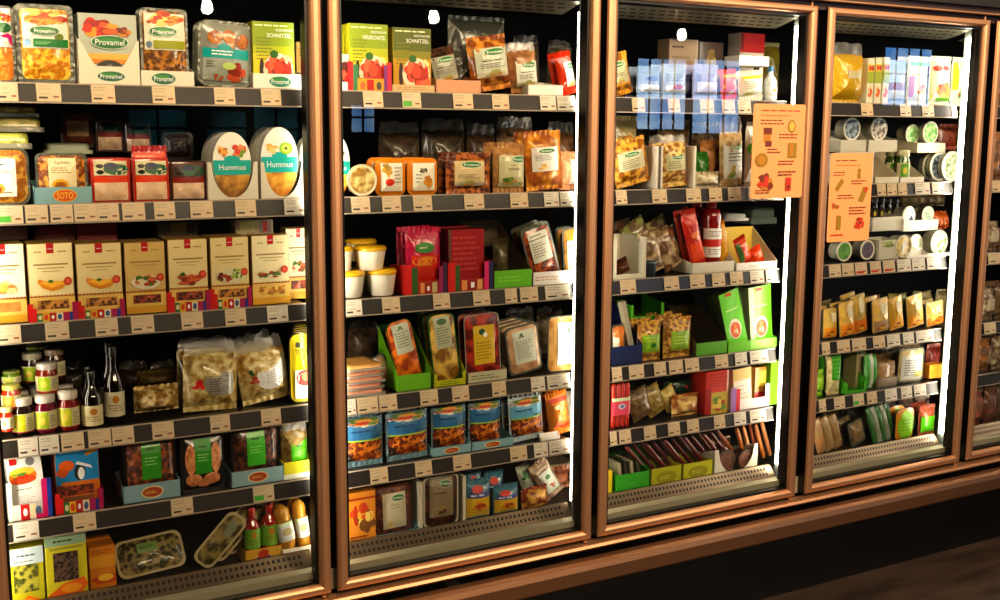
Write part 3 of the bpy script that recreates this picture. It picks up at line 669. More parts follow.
put(blister, 'food_pack', 'food pack', 143, 191, 8, 'clear pack with olive green band above a white display carton', dy=.02, d=.035, back=1, zadd=.0015, tray='clear', food=fd('8a5018', 'c08030', '503010', 45), lab=(.03, .46, .97, .96, 'e6e4d0'),
    larts=[('fb', .5, .84, .5, .2, vegmix, 30, 9), ('p', [(0, .66), (.4, .6), (1, .66), (1, .0), (0, 0)], c('e6e4d0')), ('r', .2, .04, 1, .26, c('98a018')), ('e', .1, .15, .07, .09, c('7890a8'))]+leaf(.45, .5, .34, .13))
put_tray(141, 195, 71, 'low white display carton with oval logo under olive-banded pack', 'ece2d2', dy=.012, cut='low', hb=.06, arts=leaf(.42, .5, .22, .36, 'Provamel', c('2c6850')))
put(blister, 'food_pack', 'food pack', 199, 253, 19, 'rounded clear tray pack with three meatballs and teal band', dy=.016, d=.045, r=.022, roll=3, back=1, tray='clear', food=c('8c9088', .25, .5), 
    arts=[('e', .26, .76, .15, .11, BALL), ('e', .55, .79, .14, .11, BALL), ('e', .82, .72, .14, .12, BALL), ('e', .58, .66, .1, .07, BALL), ('r', .03, .42, .97, .58, c('10a0a0', .3, .4)), ('e', .45, .6, .13, .06, c('10a0a0')), ('ln', .2, .46, .7, .56, 2, W_), ('r', .04, .05, .96, .42, c('98a098')), ('fb', .72, .22, .26, .18, [c('a02818'), c('c85830'), c('803010')], 12, 3), ('fb', .35, .12, .12, .08, [c('a85828')], 5, 2), ('e', .55, .3, .14, .06, c('b8d078')), ('ln', .1, .26, .3, .38, 3, c('505850'))])
def schn(word, lab2, dark=0): 
    a = 'c8c018' if not dark else 'a89418'
    return [('r', 0, .62, 1, 1, c('8aa010' if not dark else '5a6410')), ('r', 0, .5, 1, .64, c('b0b810' if not dark else '8a8410')), ('r', 0, .0, 1, .52, c('e0cc10' if not dark else 'c89410')), ('ln', .05, .92, .95, .97, 1, c('e8ecc0')), ('t', word, .64, .80, .06, W_, .6), ('t', lab2, .75, .88, .035, W_, .42),
            ('ln', .08, .42, .45, .78, 7, c('788010')), ('e', .2, .26, .06, .2, c('301c10')), ('e', .6, .28, .37, .26, c('e8dcc0')), ('fb', .62, .26, .36, .24, redmeat, 26, 4), ('e', .5, .52, .1, .06, c('2c6818')), ('fb', .85, .42, .1, .12, [c('e83818'), c('f0e8a0')], 6, 4)]
put(carton, 'food_carton', 'food carton', 254, 295, 22, 'yellow-green cutlet carton at right end of first door', dy=.02, d=.035, back=1, col='d0c818', zadd=.0015, arts=schn('SCHNITZEL', 'VEGETARISCHE'))
put_tray(253, 307, 74, 'low white display carton with oval logo under yellow-green cutlet carton', 'f4ece0', dy=.012, cut='low', hb=.05, d=.09, arts=leaf(.5, .5, .2, .34, 'Provamel', c('2c8870')))
put(carton, 'food_carton', 'food carton', 297, 312, 42, 'tan carton set back at right end of top shelf', dy=.11, d=.04, col='b09048', arts=[('e', .6, .45, .3, .2, c('c87830')), ('ln', .2, .7, .8, .9, 3, BRN_)])

ROW = 1
cig = lambda t: [('t', t, .5, .84, .11, c('201810'), .6), ('ln', .15, .62, .9, .72, 2, c('907860')), ('e', .35, .22, .26, .16, c('e8a848')), ('e', .35, .2, .17, .1, c('a05818')), ('ln', .55, .08, .9, .14, 1, BRN_)]
put(blister, 'food_pack', 'food pack', -18, 32, 148, 'golden tray pack with large white label on second shelf', d=.045, r=.02, tray='clear', rim=.005, food=fd('d88818', 'f0b848', 'a86010', 40), lab=(.05, .12, .74, .84, 'f8f4ec'), larts=[('ln', .1, .8, .9, .9, 1, c('402820'))]+cig('C')[1:], back=1)
put(slab, 'food_pack', 'food pack', -15, 33, 133, 'green-yellow labelled pack lying behind the large white label pack', dy=.05, d=.09, yb=149, food=fd('7a8830', 'c8c858', None, 30), lab='c8d870')
put(slab, 'food_pack', 'food pack', -8, 45, 118, 'olive pack on top of the pile at left of second shelf', dy=.10, d=.09, yb=132, food=fd('8a8838', 'b8a860', None, 30), lab='b8b478')
put(slab, 'food_pack', 'food pack', -8, 40, 106, 'topmost dark pack of the pile at left of second shelf', dy=.14, d=.09, yb=117, food=fd('3a3018', '8a7a40', None, 30))
put(blister, 'food_pack', 'food pack', 38, 90, 153, 'golden-brown patty pack with cream label in a light blue tray', dy=.022, d=.04, zadd=.0015, tray='clear', food=fd('b05c10', 'e8a038', '6a3008', 45), lab=(.2, .25, .8, .95, 'f6e6b8'), larts=cig('Cig-Köfte')[:1]+[('ln', .1, .5, .9, .72, 3, c('b89868')), ('e', .4, .15, .3, .18, c('e8b020')), ('e', .4, .13, .2, .12, c('b06818'))])
put_tray(35, 93, 187, 'light blue tray with orange SOTO logo on second shelf', '88b4bc', dy=.012, cut='low', hb=.05, d=.09, arts=[('e', .52, .5, .21, .38, c('e8b020')), ('e', .52, .5, .19, .32, c('d85c14')), ('t', 'SOTO', .52, .5, .38, c('f8d850'), .28)])
put(slab, 'food_pack', 'food pack', 44, 94, 143, 'pale flat pack lying behind the SOTO tray', dy=.115, d=.08, yb=154, food=c('8a9480', .4), wrapm=c('98a090', .4, .4))
put(blister, 'food_pack', 'food pack', 62, 97, 112, 'dark brown pack with tan label at the back of second shelf', dy=.21, d=.04, tray='2a1c14', yb=148, food=fd('3a1c10', '6a3018', None, 40), lab=(.12, .3, .85, .8, 'a88458'), larts=[('ln', .1, .2, .9, .8, 4, BRN_)])
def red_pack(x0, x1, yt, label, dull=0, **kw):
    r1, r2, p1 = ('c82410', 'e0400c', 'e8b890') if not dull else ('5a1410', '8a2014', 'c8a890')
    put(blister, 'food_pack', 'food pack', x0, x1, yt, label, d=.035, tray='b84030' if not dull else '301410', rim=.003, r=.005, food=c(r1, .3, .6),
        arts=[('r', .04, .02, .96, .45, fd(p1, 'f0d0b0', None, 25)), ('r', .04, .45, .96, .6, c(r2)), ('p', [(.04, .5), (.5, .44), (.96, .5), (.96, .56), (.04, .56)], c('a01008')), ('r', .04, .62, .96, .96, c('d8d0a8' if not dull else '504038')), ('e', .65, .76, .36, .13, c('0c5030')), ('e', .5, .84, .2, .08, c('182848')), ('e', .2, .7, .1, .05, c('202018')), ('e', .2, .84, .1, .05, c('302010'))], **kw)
red_pack(93, 132, 158, 'orange-red framed pack right of the SOTO tray', back=1)
red_pack(135, 171, 158, 'bright red framed pack with a folded red flap above it', back=1)
put(pouch, 'food_pouch', 'food pouch', 134, 169, 146, 'folded red printed flap pouch sticking up behind a red pack', dy=.055, d=.012, mat=cr('b02010'), roll=0, arts=[('r', .05, .75, .95, .97, c('e85028')), ('ln', .1, .8, .9, .92, 2, c('f0c8a0'))])
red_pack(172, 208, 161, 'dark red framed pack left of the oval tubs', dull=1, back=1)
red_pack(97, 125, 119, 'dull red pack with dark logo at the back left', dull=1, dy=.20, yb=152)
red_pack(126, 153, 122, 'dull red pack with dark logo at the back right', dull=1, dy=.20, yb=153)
put(blister, 'food_pack', 'food pack', 164, 195, 132, 'nearly black pack at the back above the dark red pack', dy=.18, d=.035, yb=160, food=fd('181008', '3a2418'))
E1 = fd('c07818', 'e0a840', '805010', 14, .4, False); E2 = fd('e89818', 'f8c850', 'c07010', 14, .4, False)
def eggs(x0, x1, yt, xt0, xt1, ytt, label, food, pic, word):
    put(eggpack, 'spread_pack', 'spread pack', x0, x1, yt, 'egg-shaped white spread pack %s' % label, dy=.02, d=.035, back=2, zadd=.002, food=food, pic=pic, word=word, gap=.002)
    put_tray(xt0, xt1, ytt, 'white egg-cut display carton %s' % label, 'dcd6c6', dy=.012, cut='egg', hb=.09, d=.13, name='display_tray')
eggs(213, 253, 132, 208, 259, 162, 'with dark brown contents', E1, [('fb', .25, .72, .17, .09, [c('e8a848'), c('c87028'), c('f0c880')], 10, 4), ('fb', .68, .72, .2, .1, [c('d8401c'), c('e88848'), c('78a030')], 14, 6)], 'Hummus')
eggs(261, 300, 127, 261, 306, 162, 'with golden contents', E2, [('fb', .28, .70, .2, .08, [c('f0d080'), c('e8b858')], 8, 4), ('e', .66, .70, .17, .085, c('98c818')), ('e', .66, .70, .11, .055, c('d0e060')), ('e', .66, .7, .04, .02, c('385810'))], 'Hummus')

put(eggpack, 'spread_pack', 'spread pack', 303, 318, 137, 'egg-shaped white spread pack half hidden at right edge of first door', dy=.05, d=.035, zadd=.002, w=.06, food=E2, pic=[], word='Hummus')
ROW = 2
def viana(x0, x1, yt, label, food, winm, bright='ecd9a0', dy=.022, back=1, yb=None):
    put(carton, 'food_carton', 'food carton', x0, x1, yt, label, dy=dy, d=.045, back=back, col=bright, side='b09050', zadd=.0015, yb=yb, winbox=(.17, .14, .86, .26), window=winm,
        arts=[('r', .42, .87, .58, 1, RD), ('t', 'viana', .5, .93, .02, W_, .12), ('ln', .15, .87, .36, .91, 1, c('a88848')), ('ln', .66, .87, .9, .91, 1, c('a88848')), ('r', .12, .715, .88, .735, c('a88850')), ('r', .2, .67, .8, .685, c('c0a468')), ('r', .3, .63, .7, .642, c('c8ac70')),
              ('r', 0, .30, 1, .32, c('c87820')), ('r', 0, .0, 1, .295, c('e8c468')), ('r', 0, .0, 1, .1, c('e0a830'))]+[('p', [(i/12+.01, .30), (i/12+.045, .335), (i/12+.07, .30)], c('a05c18')) for i in range(12)]+food)
SEAL = [('e', .86, .50, .09, .055, c('c82c1c')), ('e', .86, .5, .06, .035, c('e06040'))]
crois = [('p', [(.18, .50), (.3, .42), (.5, .375), (.72, .40), (.82, .46), (.86, .52), (.7, .50), (.5, .51), (.35, .51), (.22, .54)], c('e08c10')), ('p', [(.24, .49), (.5, .42), (.78, .47), (.7, .50), (.5, .5), (.35, .51)], c('f8b830')), ('e', .48, .505, .06, .02, c('487818'))]
v1 = [('fb', .5, .46, .34, .09, [c('e8b050'), c('d88840'), c('f0d890')], 16, 3)]
v3 = [('e', .5, .44, .36, .1, c('e8e0c8')), ('fb', .5, .45, .34, .09, [c('b83820'), c('4c7820'), c('e8d8b0'), c('d87040')], 24, 8)]
v4 = [('fb', .5, .43, .34, .08, [c('b04018'), c('d06830'), c('883010')], 20, 6), ('e', .35, .51, .06, .03, c('305818'))]
v5 = [('e', .52, .45, .38, .1, c('e0dcb8')), ('fb', .36, .44, .2, .08, [c('6a2010'), c('a83818')], 10, 2), ('fb', .66, .47, .18, .08, [c('a8c060'), c('e8e8b0'), c('608838')], 12, 5)]
v6 = [('fb', .5, .45, .34, .07, [c('e8e0c0'), c('c85028'), c('508030')], 16, 2), ('p', [(.2, .4), (.7, .46), (.72, .48), (.22, .43)], c('704020'))]
WB = fd('8a4c14', 'd09040', '502808', 60); WR = fd('702814', 'a84828', '401008', 60); WY = fd('d88c28', 'f0c060', 'a86818', 50); WS = fd('d86018', 'f09048', None, 30)
viana(-16, 28, 244, 'cream carton at left end of third shelf with orange window', v1, WS, 'fcf4d8')
viana(31, 76, 243, 'cream carton with golden croissant picture, left of two', crois+SEAL, WB, 'f6e6b0')
viana(79, 124, 243, 'cream carton with golden croissant picture, right of two', crois+SEAL, WB)
viana(127, 167, 242, 'cream carton with red-green salad plate picture', v3+SEAL, WR, 'dcbc74')
viana(170, 209, 239, 'cream carton with red sausage pile picture', v4+SEAL, WR)
viana(212, 250, 237, 'cream carton with steak and cucumber plate picture', v5+SEAL, WB)
viana(253, 290, 235, 'cream carton with sliced fillet picture and yellow window', v6+SEAL, WY, 'f4e8bc')
viana(287, 312, 228, 'cream carton set back at right end of third shelf', v3, WR, 'f6ecd0', dy=.075, back=0)
for (x0, x1, yt, nm) in ((29, 78, 303, 'under the left croissant carton'), (77, 125.5, 300, 'under the right croissant carton'), (168, 210.5, 291, 'under the sausage pile carton'), (210.8, 252, 288, 'under the steak plate carton')):
    put_tray(x0, x1, yt, 'red and blue printed display tray %s' % nm, 'c0281c', dy=.014, cut='post', low=.45, hb=.05, d=.12, arts=MULTI(.45))
put(carton, 'food_carton', 'food carton', -10, 28, 228, 'dark carton lying on top behind the leftmost cream carton', dy=.08, d=.08, yb=240, h=.03, col='3a1c14')
put(carton, 'food_carton', 'food carton', 40, 80, 226, 'dark red carton behind the left croissant carton', dy=.10, d=.06, col='5a1414')
put(carton, 'food_carton', 'food carton', 82, 122, 224, 'dark red carton behind the right croissant carton', dy=.10, d=.06, col='78141c')
put(carton, 'food_carton', 'food carton', 163, 203, 222, 'grey striped carton behind the sausage pile carton', dy=.10, d=.06, col='5a4c3c', arts=[('r', i/12, .8, i/12+.03, 1, c('302820')) for i in range(12)]+[('r', .3, .86, .7, .98, c('887848'))])
put(carton, 'food_carton', 'food carton', 238, 275, 220, 'pale carton with red square behind the fillet carton', dy=.10, d=.06, col='c8b890', arts=[('r', .62, .84, .95, 1, c('98807c')), ('r', .72, .86, .84, .98, RD), ('r', .1, .86, .5, .98, c('d8cc90'))])

ROW = 3
jl = ['leftmost', 'middle', 'rightmost']
for i, (x0, x1, yt, body) in enumerate(((13, 36, 399, '2a1410'), (36.5, 59, 396, '701030'), (60, 81.5, 392, '8a1c10'))):
    put(jar, 'spread_jar', 'jar', x0, x1, yt, '%s jar of the front row with yellow-green label' % jl[i], d=.06, back=2 if i < 2 else 1, gap=.002, body=body, lid='e0d8cc', lab='c8cc20' if i != 1 else 'b0c428')
jz = SB[3]+RH+.0805
def jar_on(x0, x1, yt, yb, dy, label, body, lid, lab='a8c820'): put(jar, 'spread_jar', 'jar', x0, x1, yt, label, d=.06, dy=dy, yb=yb, body=body, lid=lid, lab=lab)
jar_on(38, 60, 364, 395, .035, 'red-brown jar with green label stacked on the front jars', '8a2c10', 'd8d0c8')
jar_on(24, 45, 354, 385, .085, 'dark jar with green label stacked behind the red-brown jar', '241008', '989080')
jar_on(46, 67, 350, 380, .085, 'dark jar stacked at back right without visible label', '3a1810', '887868', '584828')
jar_on(28, 48, 345, 351, .15, 'grey-lidded jar at the very back of the jar stack', '241008', '787060')
jar_on(3, 23, 386, 410, .02, 'yellow-lidded jar at far left, lower of its pile', 'c03818', 'c8c060', 'e8a030')
jar_on(3, 22, 372, 385, .06, 'green-lidded jar at far left, top of its pile', '608020', '8a9848', 'b0c860')
jar_on(1, 15, 408, 432, .004, 'orange-red jar at the bottom of the far left pile', 'd83018', 'e8dc90', 'f0e8d0')
put(bottle, 'sauce_bottle', 'bottle', 84, 105, 372, 'shorter black sauce bottle with cream label', d=.05, back=1, lab='e8dcb0', lh=(.04, .4), neck=.4)
put(bottle, 'sauce_bottle', 'bottle', 107, 127, 347, 'taller black sauce bottle with cream label', d=.05, dy=.025, back=1, lab='e4dcc0', lh=(.1, .42), neck=.42)
NOOD = fd('c89848', 'f0d898', '906c28', 40); PASTA = fd('7a6028', 'e8d89c', 'b89850', 42, vor=False, bump=.9)
put(pouch, 'noodle_bag', 'food bag', 138, 183, 389, 'low bag of beige noodles right of the sauce bottles', d=.09, mat=NOOD, yb=415, crimp=.006)
put(pouch, 'noodle_bag', 'food bag', 140, 178, 372, 'bag of beige noodles lying behind the low noodle bag', dy=.12, d=.06, mat=fd('3a3018', '6a5828', None, 45), yb=388, crimp=.006)
put(pouch, 'noodle_bag', 'food bag', 186, 240, 342, 'big clear noodle bag with red mark and round grey label', d=.06, mat=PASTA, head=.03, roll=2, back=1, seed=4,
    arts=[('e', .62, .5, .29, .26, c('9a948c', .3, .6)), ('r', .62, .26, .9, .72, c('a8a49c', .3, .6)), ('ln', .42, .32, .82, .68, 7, c('706860')), ('fb', .26, .5, .16, .12, [c('c82018'), c('e03028')], 7, 3)])
put(pouch, 'noodle_bag', 'food bag', 243, 292, 337, 'big clear bag with bright white label beside yellow packs', d=.06, mat=fd('8a6428', 'f0e0a8', 'c8a458', 42, vor=False, bump=.9), head=.03, roll=-8, back=1, seed=9,
    arts=[('e', .6, .5, .3, .3, c('f8f8f4', .2, .9)), ('r', .5, .45, .92, .85, c('f4f4f0', .2, .9)), ('ln', .5, .35, .85, .8, 8, c('b8b4b0')), ('fb', .22, .68, .1, .08, [c('286828')], 4, 3), ('fb', .28, .5, .14, .1, [c('d04038'), c('e07060')], 6, 3)])
def tofurk(i, lab_):
    o = put(blister, 'tofu_pack', 'food pack', 291+0*i, 318, 333-2.1*i, lab_, dy=.014+.028*i, d=.022, tray='201c10', r=.02, rim=.003, food=c('f0d828', .3, .5), zadd=.0,
        arts=[('r', .15, .05, .97, .48, c('f8f4e8')), ('e', .55, .36, .34, .12, c('b82818')), ('e', .6, .38, .2, .07, c('e08050')), ('t', 'TOFURKY', .55, .74, .09, c('141414'), .75), ('e', .3, .85, .1, .04, c('303020'))])
for i, n_ in enumerate(['foremost of', 'second of', 'third of', 'fourth of', 'fifth of', 'rearmost of']): tofurk(i, 'yellow rounded tray pack, %s the packs at right door edge' % n_)

ROW = 4
put(carton, 'food_carton', 'food carton', 11, 46, 453, 'white burger carton leaning in a red-blue printed tray', dy=.026, d=.04, back=1, zadd=.0015, roll=-4, col='f2efe8', arts=[('r', .1, .86, .3, 1, RD), ('e', .68, .88, .13, .07, c('808080')), ('e', .42, .66, .4, .13, c('e87818')), ('e', .42, .60, .38, .07, c('c84818')), ('e', .42, .73, .36, .07, c('f0c840')), ('fb', .42, .68, .36, .05, [c('58902c'), c('d82818')], 9, 3), ('ln', .2, .43, .85, .47, 1, c('707070')), ('ln', .2, .2, .7, .36, 4, c('d0c8c0'))])
put_tray(9, 53, 480, 'printed tray with pink and blue post under the burger carton', 'd8d0c8', dy=.012, cut='post', low=.4, hb=.06, d=.11, arts=[('r', .78, 0, .9, 1, c('d01868')), ('r', .9, 0, 1, 1, c('2040a0')), ('r', .28, 0, .48, .4, RD), ('e', .38, .2, .05, .1, W_), ('r', .48, 0, .62, .4, c('e8d8b0')), ('e', .68, .2, .07, .12, c('506888')), ('r', .62, 0, .78, .12, c('d01868')), ('r', 0, 0, .1, 1, c('c8e0d0'))])
put(carton, 'food_carton', 'food carton', 58, 101, 447, 'bright blue carton with orange nuggets and a penguin picture', dy=.026, d=.04, back=1, zadd=.0015, col='2090d0', side='c86018', winbox=(.12, .24, .85, .4), window=WR,
    arts=[('r', 0, 0, 1, .46, c('d87820')), ('r', 0, 0, .12, .46, c('7c3810')), ('r', 0, .42, .12, .9, c('2090d0')), ('e', .25, .72, .18, .09, c('e86818')), ('e', .15, .62, .14, .07, c('d85c14')), ('p', [(.68, .84), (.98, .92), (1, .99), (.7, .91)], c('e08c20')), ('e', .55, .60, .13, .13, c('182018')), ('e', .58, .58, .08, .1, W_), ('p', [(.45, .74), (.85, .64), (.8, .7), (.5, .78)], c('f0f4f8')), ('ln', .1, .92, .6, .97, 1, c('a0d8f0')), ('r', .12, .14, .85, .22, c('8c5c38'))])
put_tray(56, 104, 491, 'red printed low tray under the blue penguin carton', 'c0281c', dy=.012, cut='post', low=.55, hb=.06, d=.11, arts=MULTI(.55))
GLAB = [('ln', .15, .35, .85, .6, 3, c('a0e080')), ('ln', .25, .72, .8, .84, 1, c('205018'))]
SOTL = lambda: [('e', .5, .5, .2, .36, c('e8d8a0')), ('e', .5, .5, .17, .28, c('b84c28')), ('ln', .38, .4, .62, .6, 2, c('f0d860'))]
put(blister, 'food_pack', 'food pack', 127, 178, 437, 'green-labelled black pack in left pale blue tray', dy=.024, d=.04, zadd=.0015, tray='101010', food=fd('6a2c10', 'a05828', '381408', 40), lab=(.3, .3, .72, .98, '38a020'), larts=GLAB, back=1)
put_tray(124, 181, 483, 'pale blue tray with small round logo, left of two on fifth shelf', '90b4c0', dy=.012, cut='low', hb=.05, d=.11, arts=SOTL())
put(blister, 'food_pack', 'food pack', 183, 227, 436, 'black tray pack of pinkish sausages with green label', dy=.016, d=.045, tray='0c0c0c', food=c('140c0a', .3, .6), lab=(.28, .32, .70, .98, '30a020'), larts=GLAB, back=1,
    arts=[('e', .18, .6, .13, .3, SALMON), ('e', .82, .6, .14, .3, SALMON), ('e', .25, .2, .2, .13, SALMON), ('e', .7, .2, .22, .12, SALMON), ('e', .5, .12, .16, .09, SALMON)])
put(blister, 'food_pack', 'food pack', 234, 281, 428, 'green-labelled black pack in right pale blue tray', dy=.024, d=.04, zadd=.0015, tray='101010', food=fd('40180c', '784028', '200c06', 40), lab=(.28, .3, .70, .98, '48c028'), larts=GLAB, back=1)
put_tray(232, 284, 469, 'pale blue tray with small round logo, right of two on fifth shelf', '98bcc8', dy=.012, cut='low', hb=.05, d=.11, arts=SOTL())
put(pouch, 'food_pouch', 'food pouch', 286, 312, 423, 'clear pouch with bright green label in a yellow tray', dy=.024, d=.04, zadd=.0015, mat=fd('705828', 'b89850', None, 40), head=.02, lab=(.3, .2, .98, .85, '60c818'), larts=GLAB, back=1)
put_tray(284, 314, 461, 'small yellow tray at right end of fifth shelf', 'e0d818', dy=.012, cut='low', hb=.05, d=.09, arts=[('r', 0, 0, 1, .3, c('f0f0e0'))])

ROW = 5
BIRD = [('r', 0, .72, 1, 1, c('c8d8dc')), ('ln', .2, .84, .8, .9, 1, c('486070')), ('ln', .1, .75, .9, .8, 1, c('808878'))]
put(carton, 'food_carton', 'food carton', 13, 46, 547, 'carton with pale top and olive vegetable window', d=.045, back=1, col='c8c020', winbox=(.08, .26, .82, .72), window=fd('707818', 'b8b040', '384010', 40), arts=BIRD+[('p', [(0, .03), (.5, .2), (.9, .1), (.7, .0), (.1, 0)], c('f07818')), ('e', .45, .1, .2, .05, c('f8a020'))])
put(carton, 'food_carton', 'food carton', 48, 89, 534, 'yellow-green carton with dark brown window and orange picture', d=.045, back=1, col='d8cc28', winbox=(.18, .3, .78, .74), window=fd('281c18', '685040', '100808', 60), arts=[('r', 0, .84, 1, 1, c('98b498')), ('ln', .2, .88, .8, .94, 1, c('203818')), ('r', .1, .78, .9, .82, c('a0a038')), ('p', [(.0, .1), (.4, .26), (.9, .32), (1, .2), (.8, .06), (.2, .02)], c('e86818')), ('e', .6, .18, .26, .07, c('f0a020'))])
put(carton, 'food_carton', 'food carton', 91, 117, 546, 'small orange carton on the bottom deck', d=.05, back=1, dy=.02, col='d88418', arts=[('r', 0, .55, 1, .8, c('e0a028')), ('p', [(.0, .3), (.6, .42), (1, .36), (1, .2), (.3, .2)], c('c84818')), ('e', .6, .32, .3, .08, c('f0c030')), ('ln', .1, .84, .9, .94, 2, c('8a4808'))])
put(blister, 'food_tray', 'food tray', 121, 189, 541, 'wide oval film-wrapped tray with green label on the bottom deck', dy=.02, d=.04, lean=35, roll=-4, r=.02, tray='b8a880', food=fd('4c4420', '988850', '2c2810', 40), lab=(.3, .55, .62, .85, '88a860'), larts=[('ln', .1, .3, .9, .7, 2, c('406030'))])
for i, (x0, nm) in enumerate(((180, 'front'), (192, 'middle'), (204, 'rear'))):
    put(blister, 'food_tray', 'food tray', x0, x0+42, 512, 'large pale film tray leaning to the right, %s of three' % nm, dy=.02+.03*i, d=.02, roll=44, h=.15, w=.062, r=.02, tray='c0b088', food=fd('5c5028', '98884c', '383010', 25), lab=(.3, .62, .7, .9, '889078') if i == 0 else None)
put(bottle, 'sausage_bottle', 'sausage', 247, 263, 509, 'red sausage with green wrapper in yellow tray, left one', dy=.024, d=.04, zadd=.0015, body='9a1c0c', cap='b82c14', lab='70a838', neck=.3, lh=(.25, .62), back=1)
put(bottle, 'sausage_bottle', 'sausage', 264, 281, 504, 'red sausage with green wrapper in yellow tray, right one', dy=.024, d=.04, zadd=.0015, body='a81c0c', cap='b82c14', lab='78b038', neck=.3, lh=(.25, .62), back=1)
put_tray(246, 282, 548, 'small yellow tray holding two red sausages', 'd8a830', dy=.012, cut='low', hb=.03, d=.12, arts=[('fb', .5, .5, .4, .5, [c('c84020'), c('6840a0')], 8, 3)])
YS1 = [('r', 0, .2, 1, .75, c('d8dcd8')), ('e', .5, .5, .3, .2, c('b8a878'))]
put(sausages, 'sausage_pack', 'sausage pack', 283, 299, 503, 'yellow sausage pack with pale label, left at deck corner', dy=.024, d=.03, zadd=.0015, roll=-10, n=1, col='c08820', lab='d0d4d0', larts=YS1, back=1)
put(sausages, 'sausage_pack', 'sausage pack', 301, 314, 499, 'yellow sausage pack with pale label, right at deck corner', dy=.024, d=.03, zadd=.0015, roll=-8, n=1, col='d09828', lab='d8dcd8', larts=YS1, back=1)
put_tray(283, 316, 547, 'low white tray under the yellow sausages', 'ece4cc', dy=.012, cut='low', hb=.03, d=.09)

# ---------------------------------------------------------------- SECOND DOOR
ROW = 0
put(carton, 'food_carton', 'food carton', 338, 350, 54, 'carton with dark round picture half hidden by the bronze frame', dy=.02, d=.04, col='d8c8b8', arts=[('e', .6, .5, .5, .3, c('501c18')), ('fb', .6, .4, .4, .2, redmeat, 8, 4), ('r', 0, 0, 1, .25, c('f0e8e0'))])
put(carton, 'food_carton', 'food carton', 352, 390, 24, 'tall yellow-green cutlet carton in a red printed tray', dy=.022, d=.035, back=1, zadd=.0015, col='c8c020', arts=schn('WIENERSCHNITZEL', 'VEGETARISCHE'))
put_tray(349, 391.5, 62, 'red and pink printed tray at left of top shelf, second door', 'c82828', dy=.012, cut='post', low=.46, hb=.06, d=.1, arts=MULTI(.46)[:1]+[('r', .1, 0, .22, .9, c('38784c')), ('r', .2, 0, .85, .44, c('e0a028')), ('r', .42, .05, .58, .4, RD), ('e', .32, .2, .06, .14, c('d86838')), ('e', .7, .2, .06, .14, c('504840')), ('r', .82, 0, .9, .9, c('803080')), ('r', .9, 0, 1, 1, c('d02048'))])
put(carton, 'food_carton', 'food carton', 393.5, 431, 28, 'darker yellow-green cutlet carton above a white base tray', dy=.02, d=.035, back=1, zadd=.0015, col='988818', arts=schn('SCHNITZEL', 'VEGETARISCHE', 1))
put_tray(392, 435, 85, 'low cream tray under the darker cutlet carton', 'd8b888', dy=.012, cut='low', hb=.04, d=.1, arts=[('ln', .1, .3, .9, .8, 2, c('c09868'))])
gl = lambda t='': [('r', .0, .0, 1, .16, c('c0b8a0'))]+leaf(.55, .84, .32, .11)+([('ln', .15, .52, .85, .6, 1, c('302c28'))] if t else [])+[('ln', .1, .3, .85, .48, 3, c('706c60')), ('fb', .5, .14, .4, .12, [c('a8b070'), c('c89850')], 8, 3)]
put(pouch, 'food_pouch', 'food pouch', 438, 464, 45, 'dark pouch with slanted grey label, second door top shelf', dy=.024, d=.04, zadd=.0015, roll=-13, mat=fd('3a2014', '5c3820', '201008', 30), lab=(.05, .15, .98, .9, 'a8a898'), larts=gl('Steak'), back=1)
put_tray(436, 481, 80, 'low pinkish cardboard tray under the grey-labelled pouch', 'd8a07c', dy=.012, cut='low', hb=.05, d=.1)
put(pouch, 'bread_bag', 'food bag', 474, 513, 33, 'tall bag of stacked round slices with grey-green label', dy=.016, d=.07, roll=-9, mat=fd('b06018', 'e09840', '703008', 18), head=0, lab=(.1, .2, .93, .84, 'c8ccb8'), larts=gl('Burger'), back=1)
put(pouch, 'food_bag', 'food bag', 452, 508, 16, 'crumpled clear bag top behind the round slices', dy=.10, d=.05, mat=film('888c80', .5), crimp=.01)
put(pouch, 'food_pouch', 'food pouch', 518, 546, 40, 'white and pale green labelled pouch, second door top shelf', dy=.022, d=.05, zadd=.0015, roll=-6, mat=fd('7a4c28', 'a87848', None, 25), head=.02, lab=(.15, .05, .98, .8, 'e4e8dc'), larts=gl('Filet'), back=1)
put_tray(528, 563, 85, 'low white tray at right of second door top shelf', 'f0ece4', dy=.012, cut='low', hb=.04, d=.1)
put(pouch, 'food_pouch', 'food pouch', 564, 580, 50, 'bright orange-red pouch leaning at right of second door top shelf', dy=.016, d=.03, roll=-14, mat=cr('d83810', .3), lab=(.35, .1, .98, .82, 'f0ece0'), larts=gl(''), back=1)

ROW = 1
put(eggpack, 'spread_pack', 'spread pack', 326, 351, 136, 'egg-shaped white spread pack partly hidden by the bronze frame', dy=.02, d=.035, zadd=.002, food=E2, pic=[('fb', .6, .7, .2, .08, [c('f0d080'), c('704828')], 8, 4)], back=1)
put(disc, 'round_cheese', 'cheese tub', 346, 379, 164, 'round tub standing on edge with golden lid', d=.04, rim='e8dcc0', face=fd('c89030', 'f0d890', '987028', 30, .4, False), side='d8cca8')
def otub(x0, x1, label, A): put(blister, 'cheese_tray', 'cheese tub', x0, x1, 158, label, d=.05, r=.016, rim=.002, tray='e89018', food=c('e88c10', .3, .6), arts=[('r', .12, .1, .88, .88, c('f4ecd8'))]+A, back=1)
otub(378, 408, 'orange rounded tub with tomato picture on lid', [('fb', .3, .7, .2, .2, [c('e8b030'), c('a88830')], 12, 4), ('e', .4, .35, .15, .1, c('d83818')), ('ln', .55, .3, .8, .8, 5, c('a0a090'))])
otub(410, 440, 'orange rounded tub with olive picture on lid', [('fb', .6, .35, .2, .2, [c('e8a838'), c('c87c28')], 12, 4), ('fb', .45, .7, .16, .12, [c('383830'), c('787850')], 6, 5), ('ln', .2, .3, .4, .6, 3, c('a0a090'))])
